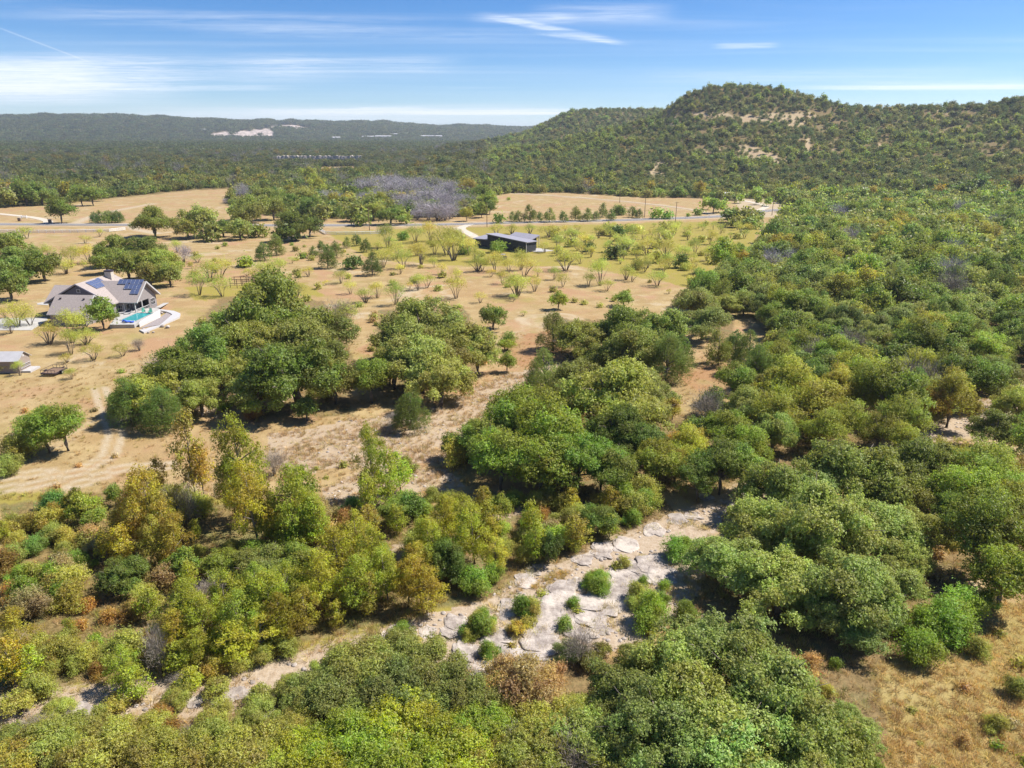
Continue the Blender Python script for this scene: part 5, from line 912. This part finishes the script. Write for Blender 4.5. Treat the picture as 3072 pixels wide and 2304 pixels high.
def far_fill(spacing, r0, r1, seed):
    g = np.random.default_rng(seed); p = scatter(spacing, r0, r1, R(-47), R(47), seed); z = ground(p[:, 0], p[:, 1]); px, py = proj(p[:, 0], p[:, 1], z); r = np.hypot(p[:, 0], p[:, 1])
    ok = inpoly(px, py, FOREST2) & ~any_in(px, py, CLEAR2) & clear_of(p[:, 0], p[:, 1]) & ~(any_in(px, py, QUARRY) & (r > 1800) & (g.random(len(p)) < 0.97))
    hb = any_in(px + fbm(p[:, 0] / 9, p[:, 1] / 9, 61, 2) * 6, py, HILL_BARE) & (r < 1300); ok &= ~(hb & (g.random(len(p)) < 0.70))
    thin = (r < 1300) & (px > 1330) & (py > 240) & (py < 345) & (vnoise(p[:, 0] / 16, p[:, 1] / 16, 77) > 0.60); ok &= ~(thin & (g.random(len(p)) < 0.7))
    ok &= ~((np.hypot(px - 1573, (py - 424) * 3) < 16))
    return p[ok], z[ok], px[ok], py[ok], r[ok], g
p, z, px, py, r, g = far_fill(lambda r: 5.7 + max(0, r - 450) * 0.0030, 395, 1750, 51)
patch = vnoise(p[:, 0] / 45, p[:, 1] / 45, 91); patch2 = vnoise(p[:, 0] / 120, p[:, 1] / 120, 92)
for i in range(len(p)):
    u = g.random(); pn = patch[i] * 0.6 + patch2[i] * 0.4
    hill = px[i] > 1050 and r[i] > 600
    if hill: code = 'J' if u < 0.50 else 'OD' if u < 0.70 else 'GB' if u < 0.78 else 'VG'
    elif px[i] > 1600: code = 'O' if u < 0.4 else 'J' if u < 0.6 else 'Y' if u < 0.72 else 'G' if u < 0.9 else 'VG'
    else: code = 'O' if u < 0.45 else 'VG' if u < 0.60 else 'J' if u < 0.78 else 'Y' if u < 0.88 and pn > 0.42 else 'D' if u > 0.975 else 'OD'
    if pn > 0.60 and u > 0.55: code = 'VG' if not hill else 'GB'
    kind, tint = CODE[code]; w = (g.choice([3.2, 4.4, 5.6, 7.0]) if hill else g.choice([4.0, 5.5, 7.0, 9.5], p=[.25, .3, .3, .15])) * g.uniform(0.85, 1.15) + max(0, r[i] - 450) * 0.0026; w *= 0.72 if kind == 'jun' else 1
    base = tint or TINT[kind][int(g.integers(len(TINT[kind])))]; hh = w * KINDS[kind]['h'] * g.uniform(0.85, 1.25)
    if r[i] < 620 and not hill and r[i] * 1.0 < 560: add_tree(kind, p[i, 0], p[i, 1], w, hh, jitter(base, g), code, False)
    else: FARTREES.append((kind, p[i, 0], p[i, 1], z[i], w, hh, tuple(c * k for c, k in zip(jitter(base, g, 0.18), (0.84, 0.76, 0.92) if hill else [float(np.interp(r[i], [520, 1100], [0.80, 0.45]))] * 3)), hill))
p, z, px, py, r, g = far_fill(lambda r: 6.4, 600, 1150, 53)
for i in np.nonzero(px > 1100)[0]:
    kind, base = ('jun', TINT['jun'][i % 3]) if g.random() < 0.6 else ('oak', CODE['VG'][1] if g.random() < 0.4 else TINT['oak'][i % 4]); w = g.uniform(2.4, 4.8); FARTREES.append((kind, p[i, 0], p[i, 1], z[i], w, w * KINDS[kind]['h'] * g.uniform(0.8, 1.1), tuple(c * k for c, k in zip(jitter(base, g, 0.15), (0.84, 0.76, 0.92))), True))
p, z, px, py, r, g = far_fill(lambda r: 13.5 + max(0, r - 1750) * 0.006, 1750, 4500, 52)
for i in range(len(p)):
    kind = 'oak' if g.random() < 0.6 else 'jun'; w = g.uniform(13, 20) + max(0, r[i] - 1750) * 0.006; w *= 0.8 if kind == 'jun' else 1
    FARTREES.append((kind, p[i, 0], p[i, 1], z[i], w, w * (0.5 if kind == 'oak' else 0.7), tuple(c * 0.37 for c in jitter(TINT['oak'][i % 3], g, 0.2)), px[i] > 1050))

# ------------------------------------------------------------------ plants: objects
NOUN = {'oak': ('live_oak', 'live oak', 'tree'), 'jun': ('juniper', 'juniper', 'tree'), 'mes': ('mesquite_tree', 'mesquite', 'tree'), 'syc': ('sycamore_tree', 'creek tree', 'tree'), 'elm': ('elm_tree', 'elm', 'tree'),
        'grn': ('hackberry_tree', 'leafy tree', 'tree'), 'dead': ('bare_tree', 'bare tree', 'tree'), 'shr': ('shrub', 'shrub', 'shrub'), 'low': ('spreading_bush', 'bush', 'bush')}
ADJ = {'O': 'domed grey-green', 'J': 'pointed dark', 'M': 'airy yellow-green', 'S': 'tall yellow-green', 'Y': 'golden', 'G': 'mid-green', 'D': 'silver-grey', 'B': 'green', 'V': 'olive', 'R': 'rusty', 'W': 'straw-coloured', 'L': 'lime-green', 'SY': 'yellow', 'SD': 'thin half-dead',
       'OD': 'darkest-green', 'OG': 'pale grey-green', 'GB': 'bright-green', 'T': 'blue-green', 'VG': 'brownish', 'VL': 'straggly olive', 'LG': 'grey-green brushy'}
HOUSE_XY = np.array([-95.0, 172.0]); DARK_XY = at_z('Z8', 1100, 680)[:2]; ROCKY = at_z('A5', 1500, 500)[:2]
LANDMARK = [(*at('V13', 1100, 880)[0][:2], 'timber pergola'), (*HOUSE_XY, 'grey house'), (*DARK_XY, 'black house'), (*at('Z4', 1915, 1190)[0][:2], 'lone dark oak'), (*at('Z4', 700, 740)[0][:2], 'juniper cluster'), (*at('Z5', 1430, 665)[0][:2], 'lone dark cedar bush'), (*at('Z5', 1800, 400)[0][:2], 'gravel yard'), (*at('Z5', 800, 345)[0][:2], 'juniper row'), (*at('F', 1340, 700)[0][:2], 'long oak hedge')]
def size_word(w, kind):
    lim = {'oak': (5.5, 8, 10.5), 'jun': (3.5, 5, 7), 'mes': (3.5, 5, 7), 'shr': (1.1, 2, 3.2), 'low': (4, 5.5, 7), 'syc': (4, 6, 8)}.get(kind, (4.5, 6.5, 9))
    return ('small', 'medium-sized', 'large', 'very large')[sum(w > q for q in lim)]
def zone(t):
    x, y = t['x'], t['y']; r_ = math.hypot(x, y); fx, fy = (float(q) for q in proj(x, y, t['z'])); dc = float(seg_dist(np.array([x]), np.array([y]), CREEK)[0]); dr = float(seg_dist(np.array([x]), np.array([y]), ROAD_W)[0])
    if np.hypot(x + 95, y - 172) < 26: return 'beside the grey gabled house'
    if np.hypot(x - DARK_XY[0], y - DARK_XY[1]) < 22: return 'close to the black flat-roofed house'
    if dr < 26 and r_ < 470: return 'on the verge of the paved road'
    if r_ > 470 and fx > 1400: return 'at the foot of the wooded hill'
    if r_ > 400 and fx < 560: return 'in the pasture woods beyond the white fence'
    if r_ > 380: return 'in the wood edge across the paved road'
    if np.hypot(x - ROCKY[0], y - ROCKY[1]) < 13: return 'among the grey limestone slabs'
    if dc < 7: return 'on the bank of the dry creek'
    if dc < 20: return 'in the thicket lining the dry creek'
    if inpoly(fx, fy, RF1): return 'in the dense wood bordering the field'
    if inpoly(fx, fy, [(390, 660), (760, 640), (780, 920), (230, 920)]): return 'in the oak grove below the pool'
    if inpoly(fx, fy, [(780, 640), (1080, 640), (1080, 900), (780, 930)]): return 'in the oak clump by the stony wash'
    if fy > 1250 and fx > 1850: return 'in the golden grass clearing'
    if inpoly(fx, fy, [(0, 680), (400, 680), (330, 1090), (0, 1090)]): return 'on the mown lot around the shed'
    if y > 175 and fx < 1650:
        lm = min(LANDMARK, key=lambda k: math.hypot(x - k[0], y - k[1])); return 'in the field nearest the ' + lm[2]
    if y > 100: return 'between the field and the creek wood'
    return 'on the brushy ground near the creek'
TREES.sort(key=lambda t: -t['size'])
count = {}; rest = []; LIMIT = 285; KEEP = []
for t in TREES:
    k = t['kind']; c = count.get(k, 0)
    if c >= LIMIT: rest.append((k, t['x'], t['y'], t['z'], t['w'], t['h'], t['tint'], False)); continue
    count[k] = c + 1; t['n'] = c; t['zone'] = zone(t); t['desc'] = f"{ADJ[t['code']]} {NOUN[k][1]}"; t['label'] = f"{size_word(t['w'], k)} {t['desc']} {t['zone']}"; KEEP.append(t)
XY = np.array([(t['x'], t['y']) for t in KEEP]); WW = np.array([t['w'] for t in KEEP])
for rnd in (1, 2, 3):                                # look-alikes: say which neighbours a plant stands beside
    seen = {}
    for t in KEEP: seen[t['label']] = seen.get(t['label'], 0) + 1
    for i, t in enumerate(KEEP):
        if seen[t['label']] < 2: continue
        d = np.hypot(XY[:, 0] - t['x'], XY[:, 1] - t['y']); nb = []
        for j in np.argsort(d)[1:14]:
            s = KEEP[j]['desc'].split()[-2:] if KEEP[j]['kind'] not in ('oak',) else [KEEP[j]['desc'].split()[-3], 'oak']
            s = ' '.join(s)
            if d[j] < 2.2 * (t['w'] + WW[j]) / 2 and s not in nb and s not in t['desc']: nb.append(s)
        sz = t['label'].split()[0] if not t['label'].startswith('very large') else 'very large'; pre = f"{sz} {t['desc']} "
        if rnd == 1 and nb: lb = f"{pre}beside {nb[0]} {t['zone']}"
        elif rnd == 2 and len(nb) > 1: lb = f"{pre}between {nb[0]} and {nb[1]} {t['zone']}"
        elif rnd == 3 and len(nb) > 2: lb = f"{pre}among {nb[0]}, {nb[1]} and {nb[2]} {t['zone']}"
        else: continue
        if len(lb.split()) <= 16: t['label'] = lb
for t in KEEP:
    k = t['kind']; lod = 0 if t['size'] > 0.055 else 1 if t['size'] > 0.020 else 2
    if k == 'shr': lod = 0 if t['size'] > 0.034 else 1 if t['size'] > 0.014 else 2
    if k == 'dead': lod = 1 if math.hypot(t['x'], t['y']) < 220 else 2
    cm, tm = proto(k, lod, t['n'] % (NVAR[k] if lod == 0 else 4 if k == 'mes' else 2)); K = KINDS[k]; nm, noun, cat = NOUN[k]
    e = empty(nm, (t['x'], t['y'], t['z'] - 0.05), float(rng.uniform(0, 6.283)), t['label'], cat, f"{t['desc']} plants {t['zone']}")
    e.scale = (t['w'] * rng.uniform(0.88, 1.12), t['w'] * rng.uniform(0.88, 1.12), t['h'] / K['h'] * (rng.uniform(0.85, 1.25) if k == 'oak' else 1.0)); e.rotation_euler[0] = rng.normal() * 0.05; e.rotation_euler[1] = rng.normal() * 0.05
    link(bpy.data.objects.new('trunk', tm), e)
    cr = link(bpy.data.objects.new('twigs' if k == 'dead' else 'crown', cm), e); cr['kind'] = 'stuff'; cr.color = (*t['tint'], 1)
print('trees', count, 'rest', len(rest), 'far', len(FARTREES))

# ------------------------------------------------------------------ masses nobody could count, as instanced 'stuff'
def hidden_protos(name, meshes):
    c = bpy.data.collections.new(name)
    for i, me in enumerate(meshes): c.objects.link(bpy.data.objects.new(f'{name}_{i:02d}', me))
    return c
def stuff(name, label, coll, pos, rz, scl, tint, pid):
    n = len(pos); me = bpy.data.meshes.new(name); me.vertices.add(n); me.vertices.foreach_set('co', np.asarray(pos, np.float32).ravel())
    for an, ty, key, val in (('rotz', 'FLOAT', 'value', rz), ('scl', 'FLOAT_VECTOR', 'vector', scl), ('pid', 'INT', 'value', pid)):
        a = me.attributes.new(an, ty, 'POINT'); a.data.foreach_set(key, np.asarray(val, np.int32 if ty == 'INT' else np.float32).ravel())
    a = me.attributes.new('tint', 'FLOAT_COLOR', 'POINT'); a.data.foreach_set('color', np.concatenate([np.asarray(tint, np.float32), np.ones((n, 1), np.float32)], 1).ravel()); me.update()
    o = link(bpy.data.objects.new(name, me)); tag(o, label, None, None, 'stuff')
    ng = bpy.data.node_groups.new(name + '_scatter', 'GeometryNodeTree'); ng.interface.new_socket('Geometry', in_out='INPUT', socket_type='NodeSocketGeometry'); ng.interface.new_socket('Geometry', in_out='OUTPUT', socket_type='NodeSocketGeometry')
    N = ng.nodes.new; L = ng.links.new; gi = N('NodeGroupInput'); go = N('NodeGroupOutput'); ip = N('GeometryNodeInstanceOnPoints'); ci = N('GeometryNodeCollectionInfo')
    ci.inputs['Collection'].default_value = coll; ci.inputs['Separate Children'].default_value = True; ci.inputs['Reset Children'].default_value = True
    def attr(nm, ty):
        q = N('GeometryNodeInputNamedAttribute'); q.data_type = ty; q.inputs['Name'].default_value = nm; return q.outputs['Attribute']
    cb = N('ShaderNodeCombineXYZ'); L(attr('rotz', 'FLOAT'), cb.inputs[2])
    ip.inputs['Pick Instance'].default_value = True; L(gi.outputs[0], ip.inputs['Points']); L(ci.outputs[0], ip.inputs['Instance']); L(attr('pid', 'INT'), ip.inputs['Instance Index']); L(cb.outputs[0], ip.inputs['Rotation']); L(attr('scl', 'FLOAT_VECTOR'), ip.inputs['Scale'])
    L(ip.outputs[0], go.inputs[0]); md = o.modifiers.new('scatter', 'NODES'); md.node_group = ng; return o
FARK = ['oak', 'jun', 'elm', 'dead', 'mes', 'shr', 'syc', 'grn', 'low']
def far_proto(kind, seed, n, ls):
    cm, C = crown_mesh(kind, seed, n, ls, M_LEAFI); return cm
FARM = []; FIDX = {}
for k in FARK:
    for v in range(2): FIDX[(k, v)] = len(FARM); FARM.append(far_proto(k, 70 + v, 620, 0.066 if k != 'dead' else 0.05))
COLL_FAR = hidden_protos('far_tree_forms', FARM)
VFARM = [far_proto('oak', 80, 150, 0.12), far_proto('oak', 81, 150, 0.12), far_proto('jun', 82, 130, 0.12)]
COLL_VFAR = hidden_protos('distant_tree_forms', VFARM)
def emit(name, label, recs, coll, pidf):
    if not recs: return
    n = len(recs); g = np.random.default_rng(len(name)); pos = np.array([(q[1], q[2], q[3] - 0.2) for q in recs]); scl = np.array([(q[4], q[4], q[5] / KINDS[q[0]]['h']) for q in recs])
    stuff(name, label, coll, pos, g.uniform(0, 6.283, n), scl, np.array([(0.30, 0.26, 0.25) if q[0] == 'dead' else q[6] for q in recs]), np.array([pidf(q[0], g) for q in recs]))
pf = lambda k, g: FIDX[(k, int(g.integers(2)))]; pv = lambda k, g: 2 if k == 'jun' else int(g.integers(2))
near_d = lambda q: math.hypot(q[1], q[2]) < 1760
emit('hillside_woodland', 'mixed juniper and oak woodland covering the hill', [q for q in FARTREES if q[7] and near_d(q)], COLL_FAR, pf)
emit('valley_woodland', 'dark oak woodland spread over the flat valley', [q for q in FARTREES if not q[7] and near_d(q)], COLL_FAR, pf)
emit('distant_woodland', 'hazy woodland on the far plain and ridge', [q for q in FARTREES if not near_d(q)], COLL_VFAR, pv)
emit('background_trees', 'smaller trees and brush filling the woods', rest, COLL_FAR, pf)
# dry grass
def tuft(seed, blades, h, w):
    g = np.random.default_rng(seed); V = []; colr = []
    for i in range(blades):
        a = g.uniform(0, 6.283); rr = g.uniform(0, 0.5); b = np.array([rr * math.cos(a), rr * math.sin(a), -0.03]); tip = b + np.array([math.cos(a) * g.uniform(0.1, 0.6), math.sin(a) * g.uniform(0.1, 0.6), h * g.uniform(0.5, 1.1)]); s = np.array([-math.sin(a), math.cos(a), 0]) * w
        V += [b - s, b + s, tip + s * 0.35, tip - s * 0.35]; c = (g.random(), g.random(), g.random(), 1); colr += [c] * 4
    return np_mesh('tuft', np.array(V), np.arange(len(V)).reshape(-1, 4), [M_STRAW], {'leaf': np.array(colr)})
COLL_GRASS = hidden_protos('grass_tuft_forms', [tuft(i, 26, 0.62, 0.028) for i in range(4)])
def grass(name, label, spacing, r0, r1, seed, size, cols, keep):
    g = np.random.default_rng(seed); p = scatter(spacing, r0, r1, R(-44), R(44), seed, 1.2); z = ground(p[:, 0], p[:, 1]); px, py = proj(p[:, 0], p[:, 1], z); m = keep(p[:, 0], p[:, 1], px, py) & (g.random(len(p)) < 0.15 + 1.2 * vnoise(p[:, 0] / 4, p[:, 1] / 4, seed)); p, z = p[m], z[m]; n = len(p)
    s = g.uniform(*size, n); ci = np.array(cols)[g.integers(len(cols), size=n)] * g.uniform(1.05, 1.6, (n, 1)); stuff(name, label, COLL_GRASS, np.stack([p[:, 0], p[:, 1], z], -1), g.uniform(0, 6.28, n), np.stack([s, s, s * g.uniform(0.6, 1.2, n)], -1), ci, g.integers(4, size=n))
nopath = lambda x, y: np.min([seg_dist(x, y, t) for t in FT_W], axis=0) > 1.6
grass('dry_grass', 'dry straw grass covering the open ground', lambda r: 0.26 + r * 0.0072, 30, 150, 61, (0.28, 0.7), [(0.36, 0.25, 0.10), (0.42, 0.31, 0.14), (0.32, 0.21, 0.08), (0.36, 0.235, 0.07), (0.33, 0.27, 0.08)],
      lambda x, y, px, py: (np.hypot(x + 92, y - 168) > 22) & nopath(x, y) & ~(any_in(px, py, Z_ROCK) & (vnoise(x / 3, y / 3, 5) < 0.72)) & (px > -200) & (px < 2600) & (py < 1750))
grass('green_grass', 'yellow-green weeds between the shrubs', lambda r: 1.2, 30, 130, 62, (0.4, 0.9), [(0.25, 0.235, 0.05), (0.21, 0.22, 0.045), (0.31, 0.25, 0.06)], lambda x, y, px, py: any_in(px, py, [Z_GREEN[-1], Z_LITTER[1], Z_LITTER[2]]) & (px > -200) & (px < 2600) & (py < 1750) & (vnoise(x / 6, y / 6, 9) > 0.42))
GOLD = [(1880, 1440), (2000, 1400), (2100, 1310), (2280, 1290), (2280, 1760), (1930, 1760)]
grass('golden_grass', 'tall golden grass of the clearing below the oaks', lambda r: 0.42, 30, 75, 63, (0.30, 0.62), [(0.50, 0.34, 0.11), (0.56, 0.40, 0.14), (0.42, 0.28, 0.09), (0.46, 0.36, 0.10)], lambda x, y, px, py: inpoly(px, py, GOLD))
REEDS = P2F('A5', [(1235, 350), (1300, 290), (1420, 240), (1495, 250), (1440, 310), (1345, 380), (1265, 400)])
grass('creek_reeds', 'ochre reeds growing in the damp hollow of the creek bed', lambda r: 0.25, 45, 80, 64, (0.3, 0.6), [(0.44, 0.28, 0.06), (0.40, 0.30, 0.07), (0.34, 0.27, 0.07)], lambda x, y, px, py: inpoly(px, py, REEDS))
grass('creek_edge_grass', 'yellowed grass fringing the creek rocks', lambda r: 0.55, 34, 110, 65, (0.35, 0.75), [(0.44, 0.36, 0.14), (0.36, 0.33, 0.10), (0.50, 0.40, 0.20)], lambda x, y, px, py: any_in(px, py, Z_ROCK) & (vnoise(x / 2.2, y / 2.2, 15) > 0.58))
grass('wash_grass', 'patchy dry weeds over the stony wash', lambda r: 0.62, 70, 150, 66, (0.35, 0.85), [(0.46, 0.34, 0.17), (0.40, 0.28, 0.13), (0.36, 0.30, 0.11), (0.34, 0.22, 0.10)], lambda x, y, px, py: any_in(px, py, Z_PALE) & (vnoise(x / 3.5, y / 3.5, 25) > 0.40))
# creek gravel
CG = np.random.default_rng(8); pp = scatter(lambda r: 0.75, 34, 125, R(-44), R(44), 71, 0.5); zz = ground(pp[:, 0], pp[:, 1]); px, py = proj(pp[:, 0], pp[:, 1], zz)
m_ = (any_in(px, py, Z_ROCK) | (any_in(px, py, Z_PALE) & (CG.random(len(pp)) < 0.35))) & (vnoise(pp[:, 0] / 2.5, pp[:, 1] / 2.5, 19) > 0.5); pp, zz = pp[m_], zz[m_]; n = len(pp)
s = CG.uniform(0.12, 0.55, n) ** 1.3 + 0.08
stuff('creek_cobbles', 'loose pale limestone cobbles strewn over the creek bed', hidden_protos('cobble_forms', [lump(400 + i, 2, 0.7, 0.35) for i in range(4)]), np.stack([pp[:, 0], pp[:, 1], zz], -1), CG.uniform(0, 6.28, n), np.stack([s, s * CG.uniform(0.6, 1, n), s * 0.8], -1), np.ones((n, 3)), CG.integers(4, size=n))
# summer haze between here and the far ridge
hz = MB().lohi((-12000, -9000, -4), (12000, 15500, 240)).build('haze', None); tag(hz, 'thin pale summer haze over the whole valley', None, None, 'stuff')
mh = bpy.data.materials.new('haze'); mh.use_nodes = True; nt = mh.node_tree; nt.nodes.clear(); o_ = nt.nodes.new('ShaderNodeOutputMaterial'); pv_ = nt.nodes.new('ShaderNodeVolumePrincipled'); pv_.inputs['Color'].default_value = (0.80, 0.88, 1.0, 1); pv_.inputs['Density'].default_value = 0.000095; pv_.inputs['Anisotropy'].default_value = 0.25; nt.links.new(pv_.outputs[0], o_.inputs['Volume']); hz.data.materials.append(mh)
